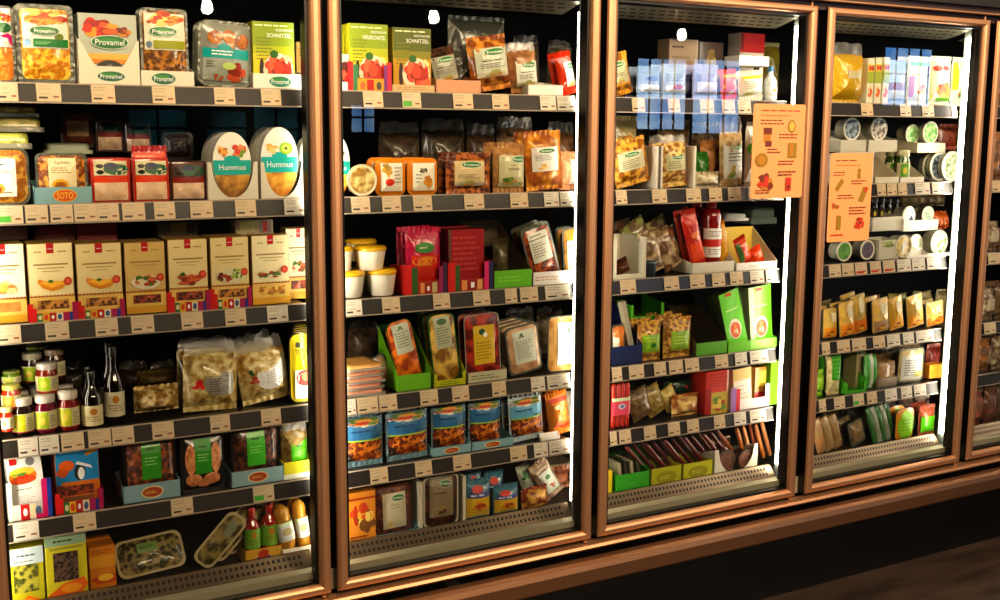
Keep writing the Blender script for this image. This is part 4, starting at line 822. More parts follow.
put(pouch, 'food_pouch', 'food pouch', 449, 493, 153, 'brown pouch of fried strips with broad cream label', dy=.014, d=.04, mat=fd('7a3410', 'c07030', '401808', 35), lab=(.15, .1, .82, .9, 'd8c090'), larts=gl(''), back=1)
put(pouch, 'food_pouch', 'food pouch', 497, 528, 143, 'pouch with cream DÖNER label beside the fried strips', dy=.014, d=.05, mat=fd('7a5028', 'b88850', None, 30), lab=(.12, .03, .98, .8, 'ccc8a0'), larts=leaf(.7, .88, .28, .1)+[('t', 'DÖNER', .5, .58, .09, c('302018'), .72), ('t', 'Veggie', .45, .7, .06, c('504030'), .4), ('fb', .4, .2, .35, .14, [c('a8b060'), c('d8a860'), c('508028')], 12, 3)], back=1)
put(pouch, 'food_pouch', 'food pouch', 531, 567, 130, 'upright orange bag with white label, tallest on second shelf', dy=.016, d=.05, roll=-4, mat=fd('c87010', 'f0a830', '984c08', 18, .8, False), lab=(.12, .3, .8, .78, 'e8e4dc'), larts=leaf(.55, .84, .32, .09)+[('ln', .1, .45, .8, .7, 4, c('80848c')), ('fb', .4, .2, .3, .14, [c('e8b858'), c('f0d898')], 8, 3)], back=1)
put(pouch, 'food_pouch', 'food pouch', 562, 580, 152, 'pale orange pack squeezed at right end of second shelf', dy=.07, d=.04, mat=cr('e0a070', .3), lab=(.5, .05, .98, .9, 'f4ece4'), larts=[], back=0)
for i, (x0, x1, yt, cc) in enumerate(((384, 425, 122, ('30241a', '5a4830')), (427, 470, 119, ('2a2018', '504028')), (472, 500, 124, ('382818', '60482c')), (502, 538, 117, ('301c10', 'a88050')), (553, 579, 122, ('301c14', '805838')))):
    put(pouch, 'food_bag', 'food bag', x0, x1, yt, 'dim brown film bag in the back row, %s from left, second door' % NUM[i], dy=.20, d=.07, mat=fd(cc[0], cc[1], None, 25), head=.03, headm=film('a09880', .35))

ROW = 2
tb_ = lambda x0, x1, yt, l, dy=.014, yb=None, back=0, zadd=0: put(tub, 'yogurt_tub', 'tub', x0, x1, yt, l, dy=dy, d=.08, yb=yb, back=back, zadd=zadd)
tb_(339, 371, 272, 'white tub with yellow lid, lower left against the frame', back=1)
tb_(373, 402, 270, 'white tub with yellow lid, lower right of the stack', back=1)
tb_(335, 357, 247, 'white tub with yellow lid on top, cut by the frame', yb=272, dy=.02)
tb_(361, 392, 247, 'white tub with yellow lid on top of the stack', yb=271, dy=.02)
tb_(352, 382, 240, 'yellow-lidded tub at the back of the tub stack', dy=.115, yb=262)
put(pouch, 'food_pouch', 'food pouch', 409, 443, 228, 'magenta pouch with green logo and orange filling picture', dy=.024, d=.028, gap=.001, zadd=.0025, roll=-1.5, mat=cr('b81848', .4), arts=[('e', .5, .73, .28, .1, c('2c8028')), ('ln', .35, .7, .65, .76, 1, c('c8e0a0')), ('r', .12, .1, .88, .6, c('d02818')), ('e', .5, .48, .36, .09, c('e08c18')), ('e', .5, .3, .3, .1, c('c83018'))], back=2)
put_tray(405, 447, 264, 'red printed tray with green post under the magenta pouch', 'c01c1c', dy=.012, cut='post', low=.45, hb=.07, d=.1, arts=[('r', 0, 0, .16, 1, c('d82018')), ('r', .16, 0, .3, .9, c('386028')), ('r', .3, 0, .8, .42, c('a02818')), ('r', .36, .03, .46, .38, c('e89858')), ('r', .64, .03, .76, .38, c('c8b888')), ('r', .52, .1, .58, .25, W_), ('r', .8, 0, .9, .9, c('a02060')), ('r', .9, 0, 1, 1, c('402048'))])
put(carton, 'food_carton', 'food carton', 449, 484, 229, 'dark red carton in a red tray with navy side', dy=.026, d=.05, zadd=.0015, back=1, col='a0101c', side='701018', arts=[('ln', .1, .3, .9, .9, 7, c('c04038')), ('r', 0, .5, .05, 1, c('4c5030'))])
put_tray(448, 493, 262, 'red printed tray with navy and pink corner', 'b01c20', dy=.012, cut='post', low=.42, hb=.09, d=.1, arts=[('r', 0, 0, .16, 1, c('d82018')), ('r', .16, 0, .26, .9, c('386028')), ('r', .26, 0, .8, .4, c('981c20')), ('r', .3, .03, .42, .38, c('e89858')), ('r', .5, .1, .58, .3, W_), ('r', .64, .03, .76, .38, c('e8a868')), ('r', .8, 0, .9, 1, c('e02878')), ('r', .9, 0, 1, 1, c('201c50'))])
put_tray(494, 532, 270, 'green-fronted cardboard display carton, mostly empty', '6cc020', dy=.012, cut='low', hb=.17, d=.2, backcol='6a5c48', sidecol='80705c', name='display_carton', arts=[('ln', .1, .3, .8, .7, 2, c('90d848'))])
put_tray(533, 580, 271, 'white-fronted display carton under the reddish ham pack', 'f0ece8', dy=.012, cut='low', hb=.07, d=.14, arts=[('ln', .05, .3, .6, .7, 2, c('d09880'))])
put(blister, 'food_pack', 'food pack', 534, 563, 221, 'reddish-brown pack with white label leaning left, third shelf', dy=.03, d=.03, zadd=.0015, roll=-17, tray='clear', head=.004, food=fd('7a2c10', 'b85828', '4c1808', 35), lab=(.12, .32, .88, .93, 'dcdccc'), larts=[('r', 0, .76, 1, .8, c('8a8068')), ('ln', .1, .15, .8, .68, 6, c('908878')), ('ln', .1, .84, .8, .96, 1, c('706858'))], back=2)
put(blister, 'food_pack', 'food pack', 566, 583, 228, 'pack with orange top and white label beside the ham pack', dy=.03, d=.03, zadd=.0015, roll=-4, tray='clear', food=fd('c87818', 'e8a838', None, 30), lab=(.1, .08, .9, .78, 'e8ece4'), larts=[('ln', .1, .2, .9, .9, 6, c('90a090'))], back=1)
put(pouch, 'food_bag', 'food bag', 497, 512, 240, 'dull green-brown bag lying inside the empty carton', dy=.10, d=.05, mat=fd('38301c', '686048', None, 30))

ROW = 3
HAMF = fd('c06850', 'e8a080', None, 15, .7, False)
for i in range(5):
    put(slab, 'ham_pack', 'ham pack', 345+i*.5, 387, 340+i, 'pink ham slice pack, %s from bottom of the flat pile' % NUM[i], dy=.012, d=.13, zadd=.0165*i, h=.0155, yaw=(-3, 4, -1, 5, 2)[i], food=HAMF if i < 4 else fd('c88c48', 'e8b868', None, 12, .6, False), lab=('e8b060' if i == 4 else None))
put(blister, 'ham_pack', 'ham pack', 372, 396, 352, 'crumpled clear-edged pack leaning on the ham pile', dy=.08, d=.02, zadd=.0, roll=-24, tray='clear', food=fd('8a5838', 'c09878', None, 25))
put(blister, 'sausage_pack', 'sausage pack', 399, 424, 318, 'long orange sausage-slice pack leaning left in green tray', dy=.03, d=.03, zadd=.0015, roll=-13, r=.02, rim=.002, tray='1c5020', food=fd('c04808', 'f08420', '983808', 22), lab=(.15, .5, .85, .96, 'c8ccb8'), larts=[('fb', .5, .85, .3, .08, [c('488048'), c('788870')], 5, 3), ('ln', .1, .2, .9, .75, 6, c('889078'))], back=2)
put_tray(398, 431, 374, 'bright green tray under the orange sausage-slice pack', '70b820', dy=.012, cut='low', hb=.16, d=.13, backcol='1c4820')
put(blister, 'ham_pack', 'ham pack', 436, 463, 311, 'golden slice pack with green film border in yellow-green tray', dy=.03, d=.03, zadd=.0015, roll=-7, r=.02, rim=.004, tray='206028', food=fd('b07820', 'e8c060', '785010', 16), lab=(.15, .5, .8, .97, 'b8bca0'), larts=[('e', .5, .84, .3, .1, c('407040')), ('ln', .1, .12, .9, .7, 7, c('80886c'))], back=2)
put_tray(434, 466, 373, 'yellow-green tray under the golden slice pack', 'b8c018', dy=.012, cut='post', low=.5, hb=.14, d=.13, backcol='1c4820', arts=[('ln', .2, .1, .8, .4, 2, c('788010'))])
put(blister, 'ham_pack', 'ham pack', 468, 503, 313, 'dark red slice pack with big yellow label', dy=.03, d=.03, zadd=.0015, roll=-3, r=.016, rim=.003, tray='a09c90', food=fd('841810', 'b83420', '500c08', 20), lab=(.2, .22, .82, .84, 'e0bc30'), larts=[('e', .4, .84, .15, .08, c('205028')), ('e', .55, .76, .1, .06, W_), ('ln', .1, .12, .9, .6, 6, c('a88818'))], back=2)
put_tray(468, 507, 371, 'pale printed tray under the dark red slice pack', 'c8c4a8', dy=.012, cut='low', hb=.05, d=.12, arts=[('ln', .08, .25, .9, .75, 2, c('807858'))])
put(blister, 'ham_pack', 'ham pack', 512, 545, 322, 'clear-rimmed pack with white label next to silver stack', dy=.018, d=.03, roll=-9, r=.014, rim=.006, tray='clear', food=fd('a07048', 'd8b088', None, 18), lab=(.14, .2, .86, .93, 'dce0d0'), larts=[('fb', .4, .86, .2, .08, [c('38604c')], 5, 3), ('ln', .1, .15, .9, .72, 8, c('98a090'))], back=3)
for i in range(3):
    put(blister, 'ham_pack', 'ham pack', 549+i*.3, 580, 316, '%s bright white-labelled pack at right end of fourth shelf' % ['foremost', 'middle', 'rearmost'][i], dy=.014+.032*i, d=.026, r=.012, rim=.004, tray='clear', food=fd('c88030', 'f0c070', None, 18), lab=(.25, .12, .98, .9, 'fcfcf8'), larts=[('fb', .5, .8, .2, .08, [c('508068')], 5, 3), ('ln', .2, .3, .8, .66, 4, c('c0c8b8'))])

ROW = 4
NUG = fd('a84008', 'e88820', '702404', 50)
def bluepouch(x0, x1, yt, label, dy=.014, zadd=0, br=0, back=1, roll=0):
    bl = ['3a7cb0', 'b4d8e8', '286090'][0] if not br else '70b8e0'  # br variant holds the stronger light in its paler colours
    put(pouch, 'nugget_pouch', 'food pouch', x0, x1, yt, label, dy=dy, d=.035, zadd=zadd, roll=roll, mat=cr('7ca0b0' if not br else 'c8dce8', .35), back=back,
        arts=[('r', .04, .05, .96, .52, c('401c0c', .3, .6)), ('e', .26, .34, .24, .13, NUG), ('e', .7, .38, .26, .13, NUG), ('e', .45, .16, .26, .12, NUG), ('e', .8, .14, .17, .11, NUG), ('r', .04, .50, .96, .86, c(bl, .3, .5)), ('r', .04, .48, .96, .515, c('a8c838')), ('fb', .5, .9, .48, .09, [c('c83018'), c('e8a028'), c('588028')], 18, 3), ('p', [(.04, .82), (.5, .78), (.96, .82), (.96, .85), (.5, .82), (.04, .85)], c('f0f0e8')), ('ln', .15, .66, .85, .74, 1, c('1c4878')), ('t', 'SOTO', .8, .56, .06, c('203040'), .3)])
bluepouch(346, 385, 413, 'blue nugget pouch nearest the left frame', back=1)
bluepouch(389, 430, 407, 'blue nugget pouch, second from left, without tray', roll=-1)
bluepouch(434, 468, 401, 'blue nugget pouch in left of two light blue trays', dy=.024, zadd=.0015)
bluepouch(471, 503, 397, 'blue nugget pouch in right of two light blue trays', dy=.024, zadd=.0015)
put_tray(432, 471.5, 446, 'light blue tray with small orange logo, left one, second door', '8cb8c4', dy=.012, cut='low', hb=.05, d=.12, arts=SOTL())
put_tray(472, 513, 440, 'light blue tray with small orange logo, right one, second door', '8cb8c4', dy=.012, cut='low', hb=.05, d=.12, arts=SOTL())
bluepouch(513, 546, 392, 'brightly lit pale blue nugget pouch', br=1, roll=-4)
put(pouch, 'food_pouch', 'food pouch', 553, 574, 391, 'orange snack pouch leaning at right end of fifth shelf', dy=.014, d=.035, roll=-9, mat=cr('e08828', .3), arts=[('r', .05, .85, .95, .97, c('c83c10')), ('e', .4, .72, .15, .06, c('e8d8a0')), ('fb', .5, .2, .42, .12, [c('c83010'), c('e86020')], 12, 4), ('ln', .3, .35, .7, .6, 4, c('f0b860'))], back=1)
put(pouch, 'food_pouch', 'food pouch', 568, 581, 392, 'greyish pouch behind the orange snack pouch', dy=.075, d=.03, mat=cr('a8a490', .4))
put_tray(541, 560, 444, 'tiny white tray front between blue and orange pouches', 'f4f0e8', dy=.008, cut='low', hb=.02, d=.012)

ROW = 5
for i in range(2):
    put(carton, 'pizza_carton', 'food carton', 347, 376, 492-2*i, '%s orange pizza carton beside the left frame' % ['front', 'rear'][i], dy=.014+.048*i, d=.044, col='e0902c', arts=[('fb', .55, .5, .46, .28, [c('e8b040'), c('d05020'), c('f0d070'), c('c03818'), c('7c5020')], 34, 4), ('r', 0, .86, 1, .9, c('a83c10')), ('ln', .1, .12, .9, .2, 1, c('7c3c08'))])
LANG = lambda t: leaf(.66, .86, .27, .08)+[('t', t, .5, .60, .05, c('282420'), .78), ('ln', .3, .67, .7, .70, 1, c('282420')), ('fb', .3, .12, .3, .12, [c('d8b868'), c('e8d8a0')], 8, 3)]
put(blister, 'food_pack', 'food pack', 378, 414, 486, 'brown tray pack with cream label above small blue tray', dy=.026, d=.04, zadd=.0015, roll=-2, r=.014, tray='5a2c18', food=fd('5c2410', '8a4020', '38140a', 30), lab=(.14, .1, .86, .9, 'd4ccb0'), larts=LANG('LANDJÄGER'), back=1)
put_tray(377, 420, 532, 'low light blue tray under the brown tray pack', '88b8c8', dy=.012, cut='low', hb=.03, d=.11, arts=SOTL())
put(blister, 'food_pack', 'food pack', 426, 461, 476, 'dark brown rounded pack with dull label between white dividers', dy=.02, d=.045, r=.016, tray='c8c4b4', rim=.005, food=fd('38180c', '603018', '200c06', 30), lab=(.1, .2, .82, .97, '8c7c60'), larts=leaf(.66, .86, .27, .08, 'Provamel', c('203c18'))+[('ln', .15, .61, .8, .67, 1, c('282420')), ('fb', .5, .2, .35, .12, [c('a08848'), c('583820')], 10, 3)], back=1)
put(carton, 'divider_card', 'divider', 420, 423, 482, 'white upright divider left of the dark brown pack', dy=.02, d=.12, col='e0d8c0')
put(carton, 'divider_card', 'divider', 463, 466, 476, 'white upright divider right of the dark brown pack', dy=.02, d=.12, col='dcd4bc')
def smallp(x0, x1, yt, l, dy=.016, yb=None): put(pouch, 'cheese_pouch', 'food pouch', x0, x1, yt, l, dy=dy, d=.04, yb=yb, crimp=.006, mat=cr('3c7890', .5), arts=[('r', .04, .05, .96, .58, c('d8b020')), ('r', .04, .05, .96, .18, c('e0c858')), ('fb', .5, .35, .34, .12, [c('b83818'), c('8c3c10'), c('d87028')], 9, 5), ('r', .1, .58, .9, .72, c('4858a0')), ('e', .4, .8, .22, .1, c('c83020')), ('ln', .15, .6, .85, .7, 1, W_)])
smallp(468, 493, 480, 'small blue and yellow pouch, left of the front pair')
smallp(496, 521, 486, 'small blue and yellow pouch, right of the front pair')
smallp(468, 484, 470, 'small blue pouch peeking over the left front pouch', dy=.07)
smallp(487, 506, 472, 'small blue pouch peeking over the right front pouch', dy=.07)
put(pouch, 'food_bag', 'food bag', 526, 552, 488, 'bag with red and orange pizza slices on the deck', dy=.018, d=.05, mat=fd('b05018', 'e8b050', '782408', 22), crimp=.006, roll=-4)
put(pouch, 'food_bag', 'food bag', 527, 540, 462, 'white and green printed bag draped over the pizza bag', dy=.08, d=.035, mat=cr('dce4d8', .4), roll=-20, yb=497, arts=[('fb', .4, .75, .36, .2, [c('28883c'), c('48a850')], 7, 3), ('ln', .2, .2, .8, .5, 3, c('98a098'))])
put(pouch, 'food_bag', 'food bag', 549, 568, 472, 'slanted white-labelled bag at right of the deck', dy=.05, d=.035, mat=fd('88604c', 'c8b098', None, 25), roll=-32, h=.13, lab=(.2, .1, .85, .8, 'd4d8cc'), larts=[('fb', .5, .3, .3, .15, [c('a08850'), c('c04030')], 6, 4), ('e', .5, .75, .2, .1, c('487c50'))])
put(pouch, 'food_bag', 'food bag', 545, 574, 470, 'brown-red bag lying across the right of the deck', dy=.11, d=.06, mat=fd('6c2c18', 'b87858', None, 25), yb=492)
put(carton, 'food_carton', 'food carton', 545, 575, 461, 'pale flat carton at back right of the deck', dy=.19, d=.1, col='b8a888', yb=470, h=.02)

# ---------------------------------------------------------------- THIRD DOOR
ROW = 0
put(pouch, 'food_pouch', 'food pouch', 616, 637, 50, 'golden pouch with slanted label at left of third door top', dy=.016, d=.04, roll=-14, mat=fd('b87010', 'e8a838', '784808', 25), lab=(.0, .25, .75, .9, 'b8b490'), larts=gl(''), back=1)
put(carton, 'food_carton', 'food carton', 668, 697, 39, 'beige carton with brown title at back of third door top', dy=.20, d=.06, col='c8ac88', yb=92, arts=[('ln', .1, .8, .7, .9, 1, c('705040')), ('ln', .1, .1, .9, .7, 7, c('a88868'))])
put(carton, 'food_carton', 'food carton', 698, 722, 42, 'brown carton at back right beside the beige carton', dy=.20, d=.06, col='5a4030', yb=92, arts=[('fb', .5, .7, .4, .2, [c('a88850'), c('d8c070')], 8, 3)])
put(carton, 'food_carton', 'food carton', 738, 762, 33, 'red-topped white carton above the bright white box', dy=.16, d=.06, col='e8dcd0', arts=[('r', 0, .72, 1, 1, c('c82018')), ('r', 0, .76, .15, 1, c('802018')), ('fb', .55, .62, .3, .08, [c('e8a858'), c('a84828')], 8, 3), ('e', .7, .5, .12, .06, c('302018'))])
put(pouch, 'snack_bag', 'food bag', 641, 664, 66, 'blue-grey snack bag left half of third door top', d=.05, mat=cr('8098b8', .4), arts=[('r', .1, .1, .9, .4, c('d8e0e8')), ('e', .5, .65, .3, .12, c('4058a0'))], back=1)
put(pouch, 'snack_bag', 'food bag', 666, 690, 64, 'pale blue snack bag with red mark, third door top', d=.05, mat=cr('a8b8d0', .4), arts=[('r', .1, .1, .9, .35, c('e8e8f0')), ('e', .5, .3, .2, .1, c('c04858')), ('ln', .1, .5, .9, .8, 4, c('5870a0'))], back=1)
put(pouch, 'snack_bag', 'food bag', 697, 722, 64, 'lilac snack bag beside the orange-red one', d=.05, mat=cr('a0a8d8', .4), arts=[('r', .1, .1, .9, .5, c('d0d0f0')), ('ln', .1, .5, .9, .8, 4, c('6868b0'))], back=1)
put(pouch, 'snack_bag', 'food bag', 725, 741, 68, 'orange-red and yellow snack bag, third door top', d=.04, roll=-6, mat=cr('d84818', .4), arts=[('p', [(.1, .5), (.5, .7), (.9, .45), (.9, .3), (.1, .3)], c('e8c030')), ('fb', .5, .25, .35, .2, [c('e85020'), c('f0d0a0')], 8, 3), ('r', .1, .8, .9, .95, c('c8b848'))], back=1)
put(carton, 'food_carton', 'food carton', 739, 769, 56, 'bright white box lying on the yellow-white pouch', dy=.05, d=.07, yb=66, col='f8f6f2')
put(pouch, 'food_pouch', 'food pouch', 744, 768, 69, 'white pouch with yellow top, third door top', d=.05, roll=-5, mat=cr('eef0e8', .25), arts=[('r', .1, .82, .9, .95, c('e0d838')), ('ln', .15, .3, .85, .75, 4, c('d0d4cc')), ('r', .15, .05, .5, .16, c('e0e070'))], back=1)
put(bottle, 'milk_bottle', 'bottle', 769, 779, 66, 'white bottle with blue cap near the lit door edge', d=.03, body='d8e4ec', cap='2c6c98', lab='e8f0f4', neck=.35)
put(pouch, 'food_bag', 'food bag', 765, 783, 42, 'olive-yellow bag at back right of third door top', dy=.16, d=.06, mat=cr('786c20', .4))

ROW = 1
put(pouch, 'food_bag', 'food bag', 621, 655, 135, 'golden nugget bag leaning left with grey-green label', dy=.022, d=.05, roll=-12, mat=fd('b86810', 'f0b848', '885008', 30), lab=(.1, .32, .82, .8, 'd0ccac'), larts=leaf(.5, .84, .3, .11)+[('ln', .1, .1, .8, .6, 5, c('807c60'))], back=1)
put(carton, 'divider_card', 'divider', 655.5, 658, 146, 'white divider right of the golden nugget bag', dy=.02, d=.12, col='e0dcd0')
put(carton, 'divider_card', 'divider', 660.5, 662.5, 146, 'second white divider beside the golden nugget bag', dy=.02, d=.12, col='d8d4c8')
put(pouch, 'food_bag', 'food bag', 667, 692, 134, 'bag of golden chunks with leafy oval logo label', dy=.022, d=.05, roll=-5, mat=fd('c08020', 'f0d080', '8a5010', 35), lab=(.1, .35, .85, .8, 'c8c49c'), larts=leaf(.55, .8, .32, .13)+[('ln', .1, .1, .8, .6, 4, c('807c60'))], head=.02, back=1)
put(carton, 'divider_card', 'divider', 693, 695.5, 146, 'white divider between the chunk bags and green packs', dy=.02, d=.12, col='e4e0d4')
put(pouch, 'food_bag', 'food bag', 698, 712, 152, 'green pouch squeezed by the divider, third door', dy=.06, d=.04, mat=cr('2c7818', .5))
put(pouch, 'food_bag', 'food bag', 698, 722, 172, 'crinkled pale bag in front of the green pouch', dy=.016, d=.035, mat=fd('8a7c58', 'd8d0b0', None, 30), crimp=.005)
put(pouch, 'food_bag', 'food bag', 709, 728, 138, 'brown bag behind the tall clear bag, third door', dy=.07, d=.05, roll=-10, mat=fd('6a3c18', 'b88048', None, 30))
put(pouch, 'food_bag', 'food bag', 725, 747, 116, 'tall clear-topped bag with white leafy label', dy=.016, d=.05, roll=-3, mat=fd('a88048', 'e0c890', None, 25), head=.045, lab=(.08, .08, .98, .88, 'eaf0e8'), larts=leaf(.55, .86, .3, .08, 'Provamel', c('98c8a0'))+[('ln', .15, .45, .85, .72, 3, c('808c80')), ('fb', .35, .2, .3, .2, [c('e8c858'), c('98b848')], 8, 3)], back=1)
put(pouch, 'food_bag', 'food bag', 748, 759, 122, 'white bag with bright green spot by the paper notice', dy=.016, d=.04, mat=cr('eef0ea', .3), arts=[('e', .4, .6, .35, .12, c('70d020'))])
for i, (x0, x1, cc) in enumerate(((617, 640, 'a89868'), (757, 770, 'c8c8b8'), (772, 784, 'e0e0d8'))):
    put(pouch, 'food_bag', 'food bag', x0, x1, 116 if i == 0 else 140, ['faded bag behind the golden nugget bag', 'pale bag hidden behind the paper notice', 'white bag right of the paper notice bag'][i], dy=.12 if i == 0 else .02, d=.05, mat=cr(cc, .4))
put(pouch, 'food_bag', 'food bag', 662, 694, 120, 'brown bag at back of third door second shelf', dy=.14, d=.06, mat=fd('3a2c18', '8a7040', None, 30))
put(pouch, 'food_bag', 'food bag', 696, 724, 122, 'greenish-brown bag at back beside the tall clear bag', dy=.16, d=.06, mat=fd('503018', 'a08858', None, 30))

ROW = 2
put_tray(613, 646, 238, 'open white box at left of third door third shelf', 'd8d2c0', dy=.012, cut='post', low=.12, hb=.12, d=.13, name='display_box')
put(pouch, 'food_bag', 'food bag', 620, 634, 257, 'small dark bag lying inside the open white box', dy=.03, d=.04, roll=-20, mat=fd('30180c', '70402c', None, 30), zadd=.002)
bagsL = [(650, 668, 232, 'd8c8a0', -18, 'cream and orange wrap bag slanting over dark tub', .03), (668, 686, 222, 'b89868', -28, 'tan wrap bag slanting beside the red bags', .045), (640, 664, 218, '8a9048', -30, 'green-white printed bag on top of the messy pile', .12), (660, 682, 210, 'c8c088', -26, 'pale label bag at top of the messy pile', .15), (618, 640, 212, '58483c', -12, 'dim grey bag at back left above the white box', .16), (674, 690, 232, 'b86018', -22, 'orange bag half under the red long bags', .07)]
for x0, x1, yt, cc, rl, lb, dy_ in bagsL: put(pouch, 'food_bag', 'food bag', x0, x1, yt, lb, dy=dy_, d=.035, roll=rl, mat=fd(cc, 'd0b890' if dy_ < .1 else cc, '603c20', 16), crimp=.006, h=.13 if dy_ < .1 else .15)
put(tub, 'dark_cup', 'tub', 646, 661, 261, 'dark cup standing by the white box', dy=.014, d=.04, body='283440', lid='3c4c58')
put(pouch, 'sauce_pouch', 'food pouch', 695, 710, 207, 'long red pouch leaning left next to red bottle', dy=.03, d=.03, roll=-17, mat=cr('c02814', .4), arts=[('r', .1, .1, .9, .45, c('e05020')), ('e', .5, .6, .25, .06, c('e88858'))], back=1, zadd=.002)
put(bottle, 'sauce_bottle', 'bottle', 708, 724, 202, 'red sauce bottle with white and red label', dy=.03, d=.03, zadd=.002, body='8a180c', cap='a82014', lab='ece8e4', neck=.12, squeeze=True, lh=(.2, .62), back=1)
put(pouch, 'food_pouch', 'food pouch', 726, 737, 216, 'yellow pouch slanting right of the red bottle', dy=.05, d=.03, roll=-14, mat=cr('d8a020', .4), zadd=.002)
put_tray(692, 734, 262, 'low white tray under red pouch and bottle', 'ded8c8', dy=.012, cut='low', hb=.05, d=.1)
put_tray(736, 777, 262, 'white tray front with yellow back panel, third door', 'f0ece4', dy=.012, cut='low', hb=.125, d=.12, backcol='d8b848', arts=[('ln', .3, .3, .7, .7, 2, c('c0b0b0'))])
put(pouch, 'food_pouch', 'food pouch', 744, 756, 234, 'red and green pouch leaning in the yellow-backed tray', dy=.03, d=.03, roll=-25, zadd=.002, mat=cr('c83c18', .4), arts=[('r', .04, .05, .3, .95, c('487838'))])
put(pouch, 'food_pouch', 'food pouch', 757, 768, 244, 'small orange-red pouch at right in the yellow-backed tray', dy=.03, d=.03, roll=-25, zadd=.002, mat=cr('d85020', .4))
put(slab, 'food_pack', 'food pack', 725, 750, 214, 'white flat tray at back above the yellow-backed tray', dy=.20, d=.1, yb=221, food=c('e8e4dc', .4), wrapm=c('f0ece4', .4))
put(slab, 'food_pack', 'food pack', 752, 778, 208, 'grey-green flat pack at back right above the tray', dy=.20, d=.1, yb=224, food=c('68705c', .4), wrapm=c('788070', .4))

ROW = 3
put_tray(610, 642, 346, 'navy blue display carton at left of third door', '182858', dy=.012, cut='low', hb=.17, d=.16, name='display_carton')
put(blister, 'food_pack', 'food pack', 613, 628, 325, 'orange pack with white label in the navy carton', dy=.03, d=.04, zadd=.002, tray='clear', food=fd('a84c10', 'e88828', None, 40), lab=(0, .1, .35, .7, 'f0ecd8'))
put(carton, 'divider_card', 'divider', 632, 637, 300, 'grey cardboard edge leaning in the navy carton', dy=.035, d=.02, roll=-14, zadd=.002, col='a8a088')
put_tray(630, 664, 304, 'bright green open tray stacked behind green-label packs', '58b020', dy=.10, cut='post', low=.35, hb=.07, d=.12, yb=322, backcol='303024')
GP = fd('a86c20', 'e8b858', '784810', 40)
put(pouch, 'food_pouch', 'food pouch', 641, 664, 322, 'golden pouch with green label, left of the crimped pair', d=.045, mat=GP, crimp=.007, lab=(.12, .2, .9, .7, '88b828'), larts=[('e', .5, .4, .14, .14, c('287818')), ('ln', .1, .6, .9, .9, 2, c('c8e070'))], back=1)
put(pouch, 'food_pouch', 'food pouch', 667, 694, 318, 'golden pouch with green label, right of the crimped pair', d=.045, mat=GP, crimp=.009, lab=(.18, .15, .85, .7, '90b838'), larts=[('ln', .1, .3, .9, .8, 3, c('c8e070'))], back=2, gap=.001)
put_tray(696, 727, 342, 'green-fronted cardboard carton with open brown inside', '60a830', dy=.012, cut='low', hb=.17, d=.2, backcol='4c4028', sidecol='5c5038', name='display_carton')
put_tray(664, 696, 300, 'green cardboard liner at the back of third door', '4c7020', dy=.235, cut='post', low=.4, hb=.1, d=.1, backcol='404428')
put_tray(728, 777, 340, 'pale green low tray under the tall green pouches', '98dc60', dy=.012, cut='low', hb=.05, d=.13, arts=[('r', 0, 0, .45, 1, c('70c030'))])
TG = lambda: [('r', .2, .66, .8, .68, c('d8f0b0')), ('e', .5, .32, .3, .18, c('f0e8d8')), ('e', .5, .3, .24, .14, c('d85c28')), ('fb', .5, .32, .22, .12, [c('e88850'), c('f0d8b0')], 7, 3), ('r', .3, .92, .6, .97, c('d84020'))]
put(carton, 'food_pouch', 'food pouch', 726, 746, 287, 'tall bright green pouch leaning left with orange picture', dy=.03, d=.03, roll=-16, zadd=.002, side='404c1c', col='68c820', arts=TG(), back=1)
put(carton, 'food_pouch', 'food pouch', 752, 774, 284, 'tall bright green pouch at right with pale left side', dy=.03, d=.03, roll=-6, zadd=.002, col='78d828', side='d8f0c0', arts=[('r', 0, 0, .22, 1, c('d8f4c0'))]+TG(), back=1)

ROW = 4
for i in range(3):
    put(sausages, 'sausage_pack', 'sausage pack', 612+i*.0, 630, 383+2*i, 'pink-red sausage stick pack at left, %s' % ['foremost', 'second', 'rearmost'][i], dy=.014+.028*i, d=.02, n=4, col='b82c14', lab='e05068', larts=[('e', .5, .5, .2, .15, c('c8c8e0')), ('e', .5, .5, .1, .08, c('5060a0'))])
FB = [(636, 656, 386, fd('4c3818', '8a7048', None, 30), -22, 'olive-brown bag leaning left behind the sausages', .03), (652, 670, 382, fd('68501c', 'b09850', None, 30), -25, 'brown bag leaning left in the middle pile', .045), (670, 684, 384, fd('c8a030', 'e8d888', None, 30), -27, 'white-edged yellow bag leaning left', .06)]
for x0, x1, yt, m_, rl, lb, dy_ in FB: put(pouch, 'food_bag', 'food bag', x0, x1, yt, lb, dy=dy_, d=.03, roll=rl, mat=m_, crimp=.006)
put(pouch, 'food_bag', 'food bag', 668, 697, 376, 'dark green pouch with red emblem above the bread bag', dy=.09, d=.05, mat=cr('183c24', .5), yb=400, arts=[('fb', .6, .55, .14, .12, [c('c02830')], 4, 3)])
put(pouch, 'bread_bag', 'food bag', 677, 703, 396, 'bag of golden bread below the dark green pouch', dy=.018, d=.06, mat=fd('c88828', 'f0d080', '984c10', 18), crimp=.006)
put(carton, 'food_carton', 'food carton', 705, 727, 371, 'red carton with ribbed lid and salad picture', dy=.018, d=.06, col='d03010', arts=[('r', 0, .0, .25, .6, c('a01010')), ('r', .25, 0, 1, .5, c('c8b048')), ('fb', .62, .25, .34, .2, [c('e8c858'), c('a83818'), c('688c20')], 16, 3), ('ln', .1, .62, .95, .95, 5, c('a01c08')), ('r', .92, .5, 1, 1, c('e8c8b0'))], back=1)
